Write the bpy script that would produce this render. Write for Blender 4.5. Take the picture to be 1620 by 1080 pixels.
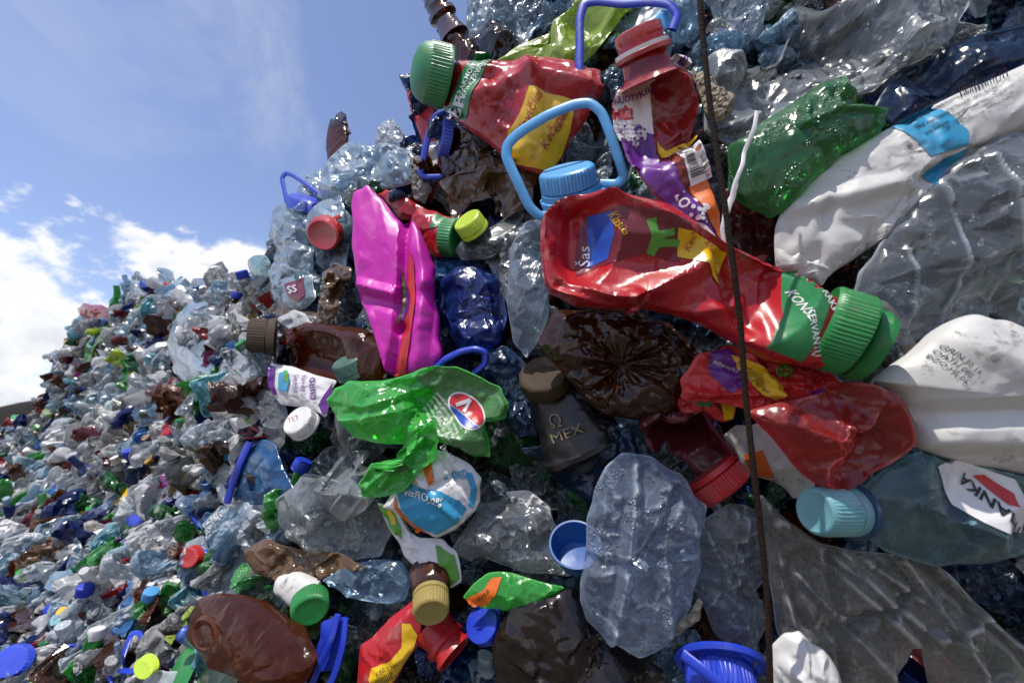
import bpy, math, random
import numpy as np
from mathutils import Vector, Matrix
from mathutils.bvhtree import BVHTree
from mathutils.geometry import delaunay_2d_cdt

sc = bpy.context.scene
COL = sc.collection
for o in list(bpy.data.objects):
    bpy.data.objects.remove(o)

# ------------------------------------------------------------------ camera, sky, sun, exposure
PW, PH, F = 1620.0, 1080.0, 717.0
PITCH = math.radians(12.0)
CAMPOS = np.array([0.0, 0.0, 1.7])
cam = bpy.data.cameras.new('camera')
cam.sensor_width = 36.0
cam.lens = 36.0 * F / PW
cam.clip_start = 0.02
cam.clip_end = 3000.0
cam.dof.use_dof = True
cam.dof.focus_distance = 0.66
cam.dof.aperture_fstop = 6.3
camo = bpy.data.objects.new('camera', cam)
COL.objects.link(camo)
camo.location = CAMPOS
camo.rotation_euler = (math.pi / 2 + PITCH, 0, 0)
sc.camera = camo
RC = np.array(Matrix.Rotation(math.pi / 2 + PITCH, 3, 'X'))      # camera axes -> world

SUN_TO = np.array([-0.31, -0.17, 0.93])
SUN_TO = SUN_TO / np.linalg.norm(SUN_TO)
sun = bpy.data.lights.new('sun', 'SUN')
sun.energy = 5.0
sun.angle = math.radians(0.55)
sun.color = (1.0, 0.95, 0.87)
suno = bpy.data.objects.new('sun', sun)
COL.objects.link(suno)
suno.rotation_euler = Vector(SUN_TO).to_track_quat('Z', 'Y').to_euler()

world = bpy.data.worlds.new('World')
sc.world = world
world.use_nodes = True


def build_world():
    nt = world.node_tree
    nt.nodes.clear()
    N = nt.nodes.new
    L = nt.links.new

    def math_(op, a, b=None, c=None, clamp=False):
        n = N('ShaderNodeMath')
        n.operation = op
        n.use_clamp = clamp
        for i, v in enumerate((a, b, c)):
            if v is None:
                continue
            if isinstance(v, (int, float)):
                n.inputs[i].default_value = v
            else:
                L(v, n.inputs[i])
        return n.outputs[0]

    def ramp(v, a, b, c=0.0, d=1.0):
        n = N('ShaderNodeMapRange')
        n.interpolation_type = 'SMOOTHSTEP'
        L(v, n.inputs[0])
        for i, x in enumerate((a, b, c, d)):
            if isinstance(x, (int, float)):
                n.inputs[i + 1].default_value = x
            else:
                L(x, n.inputs[i + 1])
        return n.outputs[0]

    out = N('ShaderNodeOutputWorld')
    bg = N('ShaderNodeBackground')
    bg.inputs['Strength'].default_value = 0.13
    sky = N('ShaderNodeTexSky')
    sky.sky_type = 'NISHITA'
    sky.sun_disc = False
    sky.sun_elevation = math.asin(SUN_TO[2])
    sky.sun_rotation = math.atan2(SUN_TO[0], SUN_TO[1])
    sky.altitude = 100
    sky.air_density = 1.0
    sky.dust_density = 0.6
    sky.ozone_density = 1.6
    tc = N('ShaderNodeTexCoord')
    sep = N('ShaderNodeSeparateXYZ')
    L(tc.outputs['Generated'], sep.inputs[0])
    z = math_('MAXIMUM', sep.outputs[2], 0.0)
    # cumulus: puffs in a belt above the horizon
    nz = N('ShaderNodeTexNoise')
    nz.inputs['Scale'].default_value = 3.8
    nz.inputs['Detail'].default_value = 9
    nz.inputs['Roughness'].default_value = 0.60
    mp = N('ShaderNodeMapping')
    mp.inputs['Scale'].default_value = (1, 1, 1.7)
    mp.inputs['Location'].default_value = (7.89, 2.70, 1.92)
    L(tc.outputs['Generated'], mp.inputs[0])
    L(mp.outputs[0], nz.inputs['Vector'])
    thr = ramp(z, 0.19, 0.49, 0.355, 0.77)
    d = math_('SUBTRACT', nz.outputs[0], thr)
    cum = ramp(d, 0.0, 0.075)
    core = ramp(d, 0.05, 0.22)
    # high thin streaks
    mp2 = N('ShaderNodeMapping')
    mp2.inputs['Scale'].default_value = (1.7, 1.2, 1.0)
    mp2.inputs['Rotation'].default_value = (0.2, 0.5, 0.9)
    mp2.inputs['Location'].default_value = (7.62, 0.65, 0.22)
    L(tc.outputs['Generated'], mp2.inputs[0])
    n2 = N('ShaderNodeTexNoise')
    n2.inputs['Scale'].default_value = 1.5
    n2.inputs['Detail'].default_value = 8
    n2.inputs['Roughness'].default_value = 0.62
    n2.inputs['Distortion'].default_value = 0.6
    L(mp2.outputs[0], n2.inputs['Vector'])
    wis = math_('MULTIPLY', ramp(n2.outputs[0], 0.46, 0.80), 0.55)
    # colours (the Background strength scales them with the sky)
    tint = N('ShaderNodeMix')
    tint.data_type = 'RGBA'
    tint.blend_type = 'MULTIPLY'
    tint.inputs[0].default_value = 1.0
    L(sky.outputs[0], tint.inputs[6])
    tint.inputs[7].default_value = (1.58, 1.43, 1.52, 1)
    m1 = N('ShaderNodeMix')
    m1.data_type = 'RGBA'
    L(wis, m1.inputs[0])
    L(tint.outputs[2], m1.inputs[6])
    m1.inputs[7].default_value = (5.6, 6.0, 6.9, 1)
    cc = N('ShaderNodeMix')
    cc.data_type = 'RGBA'
    L(core, cc.inputs[0])
    cc.inputs[6].default_value = (8.7, 8.8, 9.0, 1)
    cc.inputs[7].default_value = (6.1, 6.4, 7.0, 1)
    m2 = N('ShaderNodeMix')
    m2.data_type = 'RGBA'
    L(cum, m2.inputs[0])
    L(m1.outputs[2], m2.inputs[6])
    L(cc.outputs[2], m2.inputs[7])
    L(m2.outputs[2], bg.inputs[0])
    L(bg.outputs[0], out.inputs[0])


build_world()
sc.view_settings.view_transform = 'Standard'
sc.view_settings.look = 'None'
sc.view_settings.exposure = -0.12
sc.view_settings.gamma = 1.0
sc.view_settings.use_curve_mapping = False
sc.render.engine = 'CYCLES'
cy = sc.cycles
cy.max_bounces = 8
cy.diffuse_bounces = 2
cy.glossy_bounces = 2
cy.transmission_bounces = 2
cy.transparent_max_bounces = 9
cy.caustics_reflective = False
cy.caustics_refractive = False
cy.sample_clamp_indirect = 4.0
try:
    cy.use_denoising = True
    cy.denoiser = 'OPENIMAGEDENOISE'
    cy.use_adaptive_sampling = True
    cy.adaptive_threshold = 0.035
except Exception:
    pass

# ------------------------------------------------------------------ the surface of the heap: depth from the camera along the view
ANCH = [(1600, 100, .46), (1600, 350, .43), (1600, 600, .42), (1600, 1050, .42), (1400, 550, .46), (1200, 50, .60), (1200, 500, .52),
        (1200, 1000, .50), (900, 50, .78), (900, 500, .64), (900, 800, .60), (900, 1000, .58), (720, 80, .95), (700, 300, .90),
        (650, 500, .80), (650, 800, .72), (600, 1050, .64), (520, 250, 1.3), (450, 330, 1.3), (450, 550, 1.05), (420, 700, .95),
        (400, 900, .85), (380, 1050, .75), (390, 450, 1.6), (330, 540, 1.6), (250, 660, 1.9), (260, 800, 1.4), (250, 950, 1.1),
        (200, 1060, .95), (300, 450, 3.2), (240, 430, 3.7), (150, 500, 4.3), (90, 580, 5.2), (60, 680, 6.2), (180, 600, 3.5), (120, 720, 3.3),
        (20, 710, 5.2), (60, 850, 1.95), (30, 960, 1.4), (20, 1060, 1.1), (200, 720, 2.3), (-400, 720, 7.5), (-400, 1000, 1.7),
        (-300, 1350, .9), (700, 1400, .5), (2000, -300, .5), (2000, 1350, .4), (1100, -300, .95), (760, -80, 1.1), (1500, -350, .7)]


def _tps(r):
    return np.where(r > 1e-9, r * r * np.log(np.maximum(r, 1e-9)), 0.0)


_A = np.array([(a / 1000, b / 1000) for a, b, c in ANCH])
_L = np.log(np.array([c for a, b, c in ANCH]))
_n = len(_A)
_K = _tps(np.linalg.norm(_A[:, None] - _A[None], axis=2)) + np.eye(_n) * 0.002
_Pm = np.hstack([np.ones((_n, 1)), _A])
_M = np.zeros((_n + 3, _n + 3))
_M[:_n, :_n] = _K
_M[:_n, _n:] = _Pm
_M[_n:, :_n] = _Pm.T
_W = np.linalg.solve(_M, np.concatenate([_L, np.zeros(3)]))


def depth(x, y):
    q = np.stack([np.ravel(x), np.ravel(y)], 1) / 1000.0
    k = _tps(np.linalg.norm(q[:, None] - _A[None], axis=2))
    v = k @ _W[:_n] + np.hstack([np.ones((len(q), 1)), q]) @ _W[_n:]
    return np.exp(np.clip(v, math.log(.34), math.log(9.0)))


def cam_pt(x, y, d):
    """A point seen at (x, y) of the photograph, d metres from the camera along its view, in world coordinates."""
    p = np.stack([(np.asarray(x) - PW / 2) / F * d, (PH / 2 - np.asarray(y)) / F * d, -np.asarray(d) * np.ones_like(np.asarray(x, float))], -1)
    return p @ RC.T + CAMPOS


TOPLINE = [(-500, 735), (-100, 690), (0, 676), (40, 664), (58, 648), (75, 618), (85, 575), (110, 525), (130, 500), (180, 495), (200, 458), (250, 440),
           (300, 448), (340, 468), (370, 455), (420, 455), (440, 360), (500, 345), (520, 290), (600, 262), (640, 262), (665, 215), (690, 140),
           (720, 95), (745, 50), (790, -40), (900, -180), (1100, -260), (2100, -320)]


def topline(x):
    return np.interp(x, [a for a, b in TOPLINE], [b for a, b in TOPLINE])


# ------------------------------------------------------------------ noise in numpy
def noise3(P, seed=0):
    rs = np.random.RandomState(seed)
    perm = rs.permutation(512)
    val = rs.rand(512) * 2 - 1
    i = np.floor(P).astype(int)
    f = P - i
    f = f * f * (3 - 2 * f)

    def h(dx, dy, dz):
        return val[perm[(perm[(perm[(i[:, 0] + dx) & 511] + i[:, 1] + dy) & 511] + i[:, 2] + dz) & 511]]
    x, y, z = f[:, 0], f[:, 1], f[:, 2]
    a = h(0, 0, 0) * (1 - x) + h(1, 0, 0) * x
    b = h(0, 1, 0) * (1 - x) + h(1, 1, 0) * x
    c = h(0, 0, 1) * (1 - x) + h(1, 0, 1) * x
    d = h(0, 1, 1) * (1 - x) + h(1, 1, 1) * x
    return (a * (1 - y) + b * y) * (1 - z) + (c * (1 - y) + d * y) * z


def grid_normals(G):
    du = np.gradient(G, axis=0)
    dv = (np.roll(G, -1, 1) - np.roll(G, 1, 1)) * 0.5
    n = np.cross(du, dv)
    l = np.linalg.norm(n, axis=2, keepdims=True)
    n = n / np.maximum(l, 1e-9)
    c = G.reshape(-1, 3).mean(0)
    mid = G[len(G) // 2]
    if np.mean(np.sum(n[len(G) // 2] * (mid - mid.mean(0)), 1)) < 0:
        n = -n
    return n


def crumple(G, rs, cells=40, amp=6.0, aniso=(1, 1, 1), power=0.8, keep=0.0):
    """Voronoi creases: sharp ridges along the borders of random cells, the cells sunk between them."""
    P = G.reshape(-1, 3)
    nrm = grid_normals(G).reshape(-1, 3)
    lo, hi = P.min(0), P.max(0)
    idx = rs.randint(0, len(P), cells)
    C = P[idx] + rs.randn(cells, 3) * (hi - lo) * 0.05
    w = 1.0 / np.array(aniso, float)
    wob = np.stack([noise3(P / (np.max(hi - lo) * 0.12) + 7.7, rs.randint(9999)) for _ in range(3)], 1) * np.max(hi - lo) * 0.03
    A, B = ((P + wob) * w).astype(np.float32), (C * w).astype(np.float32)
    mid = A.mean(0)
    A, B = A - mid, B - mid
    D2 = (A * A).sum(1)[:, None] + (B * B).sum(1)[None] - 2 * A @ B.T
    D = np.sqrt(np.maximum(np.partition(D2, 1, axis=1)[:, :2], 0)).astype(float)
    D.sort(axis=1)
    cell = max(1e-6, np.median(D[:, 0]) * 1.6)
    g = np.clip((D[:, 1] - D[:, 0]) / cell, 0, 1) ** power
    mod = 0.65 + 0.5 * noise3(P / (np.max(hi - lo) * 0.3), rs.randint(9999))
    h = amp * (0.45 - g) * mod
    if keep:
        h = h * (1 - keep * np.abs(nrm[:, 2] < 0.3))
    return (P + nrm * h[:, None]).reshape(G.shape)


def pl_interp(pts, h, Q):
    """Heights h at scattered points, joined by flat triangles, read off at Q: flat facets that meet in straight creases."""
    vs, es, fs, o1, o2, o3 = delaunay_2d_cdt([Vector((float(a), float(b))) for a, b in pts], [], [], 0, 1e-5)
    hv = np.array([h[o[0]] if o else 0.0 for o in o1])
    V = np.array([(v.x, v.y) for v in vs])
    out = np.zeros(len(Q))
    done = np.zeros(len(Q), bool)
    order = np.argsort(Q[:, 0], kind='stable')
    xs = Q[order, 0]
    for f in fs:
        if len(f) != 3:
            continue
        A, B, C = V[f[0]], V[f[1]], V[f[2]]
        den = (B[1] - C[1]) * (A[0] - C[0]) + (C[0] - B[0]) * (A[1] - C[1])
        if abs(den) < 1e-9:
            continue
        i0, i1 = np.searchsorted(xs, min(A[0], B[0], C[0]) - 1e-6), np.searchsorted(xs, max(A[0], B[0], C[0]) + 1e-6)
        if i1 <= i0:
            continue
        idx = order[i0:i1]
        q = Q[idx]
        l0 = ((B[1] - C[1]) * (q[:, 0] - C[0]) + (C[0] - B[0]) * (q[:, 1] - C[1])) / den
        l1 = ((C[1] - A[1]) * (q[:, 0] - C[0]) + (A[0] - C[0]) * (q[:, 1] - C[1])) / den
        l2 = 1 - l0 - l1
        m = (l0 > -1e-6) & (l1 > -1e-6) & (l2 > -1e-6)
        k = idx[m]
        out[k] = l0[m] * hv[f[0]] + l1[m] * hv[f[1]] + l2[m] * hv[f[2]]
        done[k] = True
    return out, done


def facet_xy(G, rs, n, amp, fine=.4, hold=.3):
    """Crumple a blob: its front and its back each become flat facets between straight creases, the outline kept."""
    nu, nv = G.shape[:2]
    G = G.copy()
    mid = nu // 2
    rim = G[mid, :, :2]
    cen = G[0, 0, :2]
    for part in (slice(0, mid + 1), slice(mid, nu)):
        S = G[part]
        Q = S.reshape(-1, 3)
        sgn = 1.0 if np.mean(Q[:, 2]) >= np.mean(G[:, :, 2]) else -1.0
        w = np.clip(1.02 - np.linalg.norm(Q[:, :2] - cen, axis=1) / np.maximum(1e-6, np.linalg.norm(np.broadcast_to(rim - cen, S[..., :2].shape).reshape(-1, 2), axis=1)), 0, 1)
        w = np.clip(w / .10, 0, 1)
        for k, (m, a, keep) in enumerate(((n, amp, hold), (n * 4, amp * fine, 1.0), (n * 14, amp * fine * .35, 1.0))):
            idx = rs.randint(0, len(Q), m)
            r = np.sqrt(rs.rand(m))
            jj = rs.randint(0, nv, m)
            P = cen + r[:, None] * (rim[jj] - cen) * .97
            ring = rim[:: max(1, nv // (26 if k == 0 else 40))]
            lo, hi = rim.min(0), rim.max(0)
            e = (hi - lo) * .15 + 1
            box = np.array([lo - e, (hi[0] + e[0], lo[1] - e[1]), hi + e, (lo[0] - e[0], hi[1] + e[1])])
            if k == 0:
                near = ((P[:, None] - Q[None, ::7, :2]) ** 2).sum(2).argmin(1)
                base = Q[::7, 2][near]
            else:
                base = np.zeros(m)
            h = np.concatenate([base + rs.uniform(-1, 1, m) * a, np.zeros(len(ring) + 4) + (np.mean(G[mid, :, 2]) if k == 0 else 0)])
            z, ok = pl_interp(np.vstack([P, ring, box]), h, Q[:, :2])
            if k == 0:
                nz = np.where(ok, keep * Q[:, 2] + (1 - keep) * z, Q[:, 2])
                Q = np.column_stack([Q[:, :2], nz])
            else:
                Q = np.column_stack([Q[:, :2], Q[:, 2] + z * ok * w])
        G[part] = Q.reshape(S.shape)
    return G


def facet_tube(G, rs, n, amp, fine=.4):
    """The same for a lofted or turned shape, worked out on its unrolled wall."""
    nu, nv = G.shape[:2]
    ring = np.linalg.norm(G - np.roll(G, 1, 1), axis=2).sum(1)
    Lv = np.median(ring)
    seg = np.linalg.norm(np.diff(G.mean(1), axis=0), axis=1)
    U = np.concatenate([[0], np.cumsum(np.maximum(seg, 1e-6))])
    Q = np.stack(np.broadcast_arrays(U[:, None], (np.arange(nv) * Lv / nv)[None]), -1).reshape(-1, 2)
    nrm = grid_normals(G).reshape(-1, 3)
    tot = np.zeros(len(Q))
    for m, a in ((n, amp), (n * 4, amp * fine), (n * 12, amp * fine * .35)):
        P = np.column_stack([rs.uniform(0, U[-1], m), rs.uniform(0, Lv, m)])
        h = rs.uniform(-1.3, .5, m) * a
        P3 = np.vstack([P + (0, Lv * t) for t in (-1, 0, 1)] + [np.array([(-1, -Lv), (U[-1] + 1, -Lv), (-1, 2 * Lv), (U[-1] + 1, 2 * Lv)])])
        z, ok = pl_interp(P3, np.concatenate([np.tile(h, 3), np.zeros(4)]), Q)
        tot += z * ok
    return G + (nrm * tot[:, None]).reshape(G.shape)


def dent(G, rs, n=6, deep=(0.1, 0.3), size=None, k=1.75, front=False):
    """Mirror buckling: the cap of the shell beyond a random plane is folded inwards, which leaves a sharp rim."""
    P = G.reshape(-1, 3).copy()
    if size is None:
        e = P.max(0) - P.min(0)
        size = np.sort(e)[1]
    for _ in range(n):
        nr = grid_normals(P.reshape(G.shape)).reshape(-1, 3)
        for _t in range(20):
            i = rs.randint(len(P))
            if not front or nr[i, 2] > 0.2:
                break
        v, nn = P[i].copy(), nr[i] + rs.randn(3) * 0.25
        nn /= np.linalg.norm(nn)
        dp = size * rs.uniform(*deep)
        s = (P - v) @ nn + dp * 0.6
        R = size * rs.uniform(0.35, 0.7)
        far = np.linalg.norm(P - v, axis=1)
        m = (s > 0) & (far < R)
        fall = np.clip((R - far[m]) / (R * 0.25), 0, 1)
        P[m] -= (k * s[m] * fall)[:, None] * nn
    return P.reshape(G.shape)


def ridge_lines(G, ridges):
    """Folds drawn by hand: (x0, y0, x1, y1, width, height) in photograph pixels, raised on the side that faces the camera."""
    P = G.reshape(-1, 3).copy()
    nz = grid_normals(G).reshape(-1, 3)[:, 2]
    for x0, y0, x1, y1, w, a in ridges:
        p0, d = np.array([x0, y0]), np.array([x1 - x0, y1 - y0], float)
        t = np.clip(((P[:, :2] - p0) @ d) / (d @ d), 0, 1)
        dist = np.linalg.norm(P[:, :2] - (p0 + t[:, None] * d), axis=1)
        P[:, 2] += a * np.clip(1.12 - np.sqrt((dist / w) ** 2 + .0144), 0, 1) * np.clip(nz * 2, 0, 1)
    return P.reshape(G.shape)


def catmull(pts, n, closed=False):
    pts = np.asarray(pts, float)
    if closed:
        ext = np.vstack([pts[-1:], pts, pts[:2]])
    else:
        ext = np.vstack([2 * pts[:1] - pts[1:2], pts, 2 * pts[-1:] - pts[-2:-1]])
    out = []
    m = len(ext) - 3
    for i in range(m):
        p0, p1, p2, p3 = ext[i:i + 4]
        t = np.linspace(0, 1, 24, endpoint=False)[:, None]
        tt = 0.30
        m1, m2 = tt * (p2 - p0), tt * (p3 - p1)
        out.append((2 * t**3 - 3 * t**2 + 1) * p1 + (t**3 - 2 * t**2 + t) * m1 + (-2 * t**3 + 3 * t**2) * p2 + (t**3 - t**2) * m2)
    if not closed:
        out.append(ext[-2:-1])
    c = np.vstack(out)
    cl = np.vstack([c, c[:1]]) if closed else c
    L = np.concatenate([[0], np.cumsum(np.linalg.norm(np.diff(cl[:, :2], axis=0), axis=1) + 1e-9)])
    q = np.linspace(0, L[-1], n, endpoint=not closed)
    return np.stack([np.interp(q, L, cl[:, k]) for k in range(cl.shape[1])], 1)


def blob_grid(outline, T, nu, nv, center=None, square=0.5, z0=0.0, rs=None):
    o = np.array(outline, float)
    if rs is not None:
        # uneven edge: a slightly shifted point between every two
        n = np.roll(o, -1, 0) - o
        l = np.linalg.norm(n, axis=1, keepdims=True)
        m = o + n * rs.uniform(.35, .65, (len(o), 1)) + np.column_stack([n[:, 1], -n[:, 0]]) / np.maximum(l, 1e-6) * rs.uniform(-.07, .07, (len(o), 1)) * np.minimum(l, 45)
        o = np.stack([o, m], 1).reshape(-1, 2)
    o = catmull(o, nv, True)
    a = np.sum(o[:, 0] * np.roll(o[:, 1], -1) - np.roll(o[:, 0], -1) * o[:, 1])
    if a < 0:
        o = o[::-1]
    c = np.array(center, float) if center is not None else o.mean(0)
    if nu % 2 == 0:
        nu += 1
    ph = np.linspace(0, math.pi, nu)
    r = np.abs(np.sin(ph))
    r = .55 * r + .45 * (1 - np.abs(np.linspace(-1, 1, nu)))
    zz = np.sign(np.cos(ph)) * np.abs(np.sqrt(np.maximum(0, 1 - r ** 2))) ** (2 * square) * T
    G = np.zeros((nu, nv, 3))
    G[:, :, :2] = c + r[:, None, None] * (o[None] - c)
    G[:, :, 2] = zz[:, None] + z0
    return G


def loft_grid(spine, T, nu, nv, tmax=None, e=0.85, end=0.5, ribs=None):
    sp = np.array([tuple(s) + (0,) * (4 - len(s)) for s in spine], float)
    c = catmull(np.stack([sp[:, 0], sp[:, 1], sp[:, 2], sp[:, 3]], 1), max(8, nu - 10))
    C, w, z = c[:, :2], c[:, 2], c[:, 3]
    d = np.gradient(C, axis=0)
    d /= np.linalg.norm(d, axis=1, keepdims=True)
    # rounded ends
    k = np.linspace(0, math.pi / 2, 6)[:-1]
    s0 = [(C[0] - d[0] * w[0] * end * math.cos(t), w[0] * math.sin(t), z[0], d[0]) for t in k]
    s1 = [(C[-1] + d[-1] * w[-1] * end * math.cos(t), w[-1] * math.sin(t), z[-1], d[-1]) for t in k[::-1]]
    mid = [(C[i], w[i] * (1 + (ribs[1] * math.cos(2 * math.pi * ribs[0] * i / len(C)) if ribs else 0)), z[i], d[i]) for i in range(len(C))]
    rows = s0 + mid + s1
    th = np.linspace(0, 2 * math.pi, nv, endpoint=False)
    ct = np.sign(np.cos(th)) * np.abs(np.cos(th)) ** e
    st = np.sign(np.sin(th)) * np.abs(np.sin(th)) ** e
    G = np.zeros((len(rows), nv, 3))
    for i, (p, ww, zz, dd) in enumerate(rows):
        nx, ny = dd[1], -dd[0]
        t = ww * T if tmax is None else min(ww * T, tmax)
        G[i, :, 0] = p[0] + ct * ww * nx
        G[i, :, 1] = p[1] + ct * ww * ny
        G[i, :, 2] = zz + st * t
    return G


def lathe_grid(base, axis, prof, nv, ridges=0, rib=0.0, squash=1.0, roll=0.0):
    a = np.array([axis[0], -axis[1], axis[2]], float)
    a /= np.linalg.norm(a)
    u = np.cross(a, [0.3, 0.2, 0.9])
    u /= np.linalg.norm(u)
    v = np.cross(a, u)
    th = np.linspace(0, 2 * math.pi, nv, endpoint=False) + roll
    G = np.zeros((len(prof), nv, 3))
    for i, p in enumerate(prof):
        h, r = p[0], p[1]
        k = p[2] if len(p) > 2 else 0
        rr = r * (1 + k * rib * np.sign(np.cos(th * ridges)) if ridges else 1.0) * np.ones(nv)
        G[i] = np.array(base, float) + a * h + (np.cos(th) * rr)[:, None] * u + (np.sin(th) * rr * squash)[:, None] * v
    return G


def tube_grid(pts, r, n, nv, flat=1.0, zs=None):
    c = catmull(pts, n)
    d = np.gradient(c, axis=0)
    d /= np.linalg.norm(d, axis=1, keepdims=True)
    up = np.array([0.05, 0.02, 1.0])
    G = np.zeros((n, nv, 3))
    th = np.linspace(0, 2 * math.pi, nv, endpoint=False)
    for i in range(n):
        s = np.cross(d[i], up)
        s /= np.linalg.norm(s)
        t = np.cross(s, d[i])
        G[i] = c[i] + (np.cos(th) * r)[:, None] * s + (np.sin(th) * r * flat)[:, None] * t
    return G


# ------------------------------------------------------------------ meshes
def mesh_from_grid(name, G, cap0=True, cap1=True, sharp=38, closed=True, flip=False):
    if closed:
        a, b, c_, e = G[:-1], np.roll(G[:-1], -1, 1), np.roll(G[1:], -1, 1), G[1:]
        o_ = G.reshape(-1, 3).mean(0)
        flip = np.sum(np.cross(a - o_, b - o_) * (c_ - o_)) + np.sum(np.cross(a - o_, c_ - o_) * (e - o_)) < 0
    nu, nv = G.shape[:2]
    V = G.reshape(-1, 3)
    i = np.arange(nu - 1)[:, None] * nv
    j = np.arange(nv)[None] if closed else np.arange(nv - 1)[None]
    j2 = (j + 1) % nv
    q = np.stack([i + j, i + j2, i + nv + j2, i + nv + j], -1).reshape(-1, 4)
    if flip:
        q = q[:, ::-1]
    faces = q.tolist()
    V = V.tolist()
    if cap0:
        V.append(G[0].mean(0).tolist())
        k = len(V) - 1
        faces += [([k, (b + 1) % nv, b] if not flip else [k, b, (b + 1) % nv]) for b in range(nv)]
    if cap1:
        V.append(G[-1].mean(0).tolist())
        k = len(V) - 1
        o = (nu - 1) * nv
        faces += [([k, o + b, o + (b + 1) % nv] if not flip else [k, o + (b + 1) % nv, o + b]) for b in range(nv)]
    me = bpy.data.meshes.new(name)
    me.from_pydata(V, [], faces)
    return finish_mesh(me, sharp)


def finish_mesh(me, sharp=38):
    me.polygons.foreach_set('use_smooth', np.ones(len(me.polygons), bool))
    me.update()
    if sharp:
        me.set_sharp_from_angle(angle=math.radians(sharp))
    return me


def link(name, data, mat=None, parent=None):
    o = bpy.data.objects.new(name, data)
    COL.objects.link(o)
    if mat is not None and data is not None and not data.materials:
        data.materials.append(mat)
    if parent is not None:
        o.parent = parent
    return o


def tag(o, label=None, cat=None, group=None, kind=None):
    if label:
        o['label'] = label
    if cat:
        o['category'] = cat
    if group:
        o['group'] = group
    if kind:
        o['kind'] = kind
    return o


RCM = Matrix([list(r) for r in RC]).to_4x4()
SEED = [11]
THINGS = []
OUTLINES = []


class Surf:
    """The front of a built surface, to lay labels and print on it."""

    def __init__(self, G):
        nu, nv = G.shape[:2]
        i = np.arange(nu - 1)[:, None] * nv
        j = np.arange(nv)[None]
        q = np.stack([i + j, i + (j + 1) % nv, i + nv + (j + 1) % nv, i + nv + j], -1).reshape(-1, 4)
        self.b = BVHTree.FromPolygons(G.reshape(-1, 3).tolist(), q.tolist())

    def z(self, xy):
        out = np.zeros(len(xy))
        dn = Vector((0, 0, -1))
        for k, (x, y) in enumerate(xy):
            h = self.b.ray_cast(Vector((float(x), float(y), 900.0)), dn)[0]
            if h is None:
                h = self.b.find_nearest(Vector((float(x), float(y), 30.0)))[0]
            out[k] = h[2]
        return out


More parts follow.
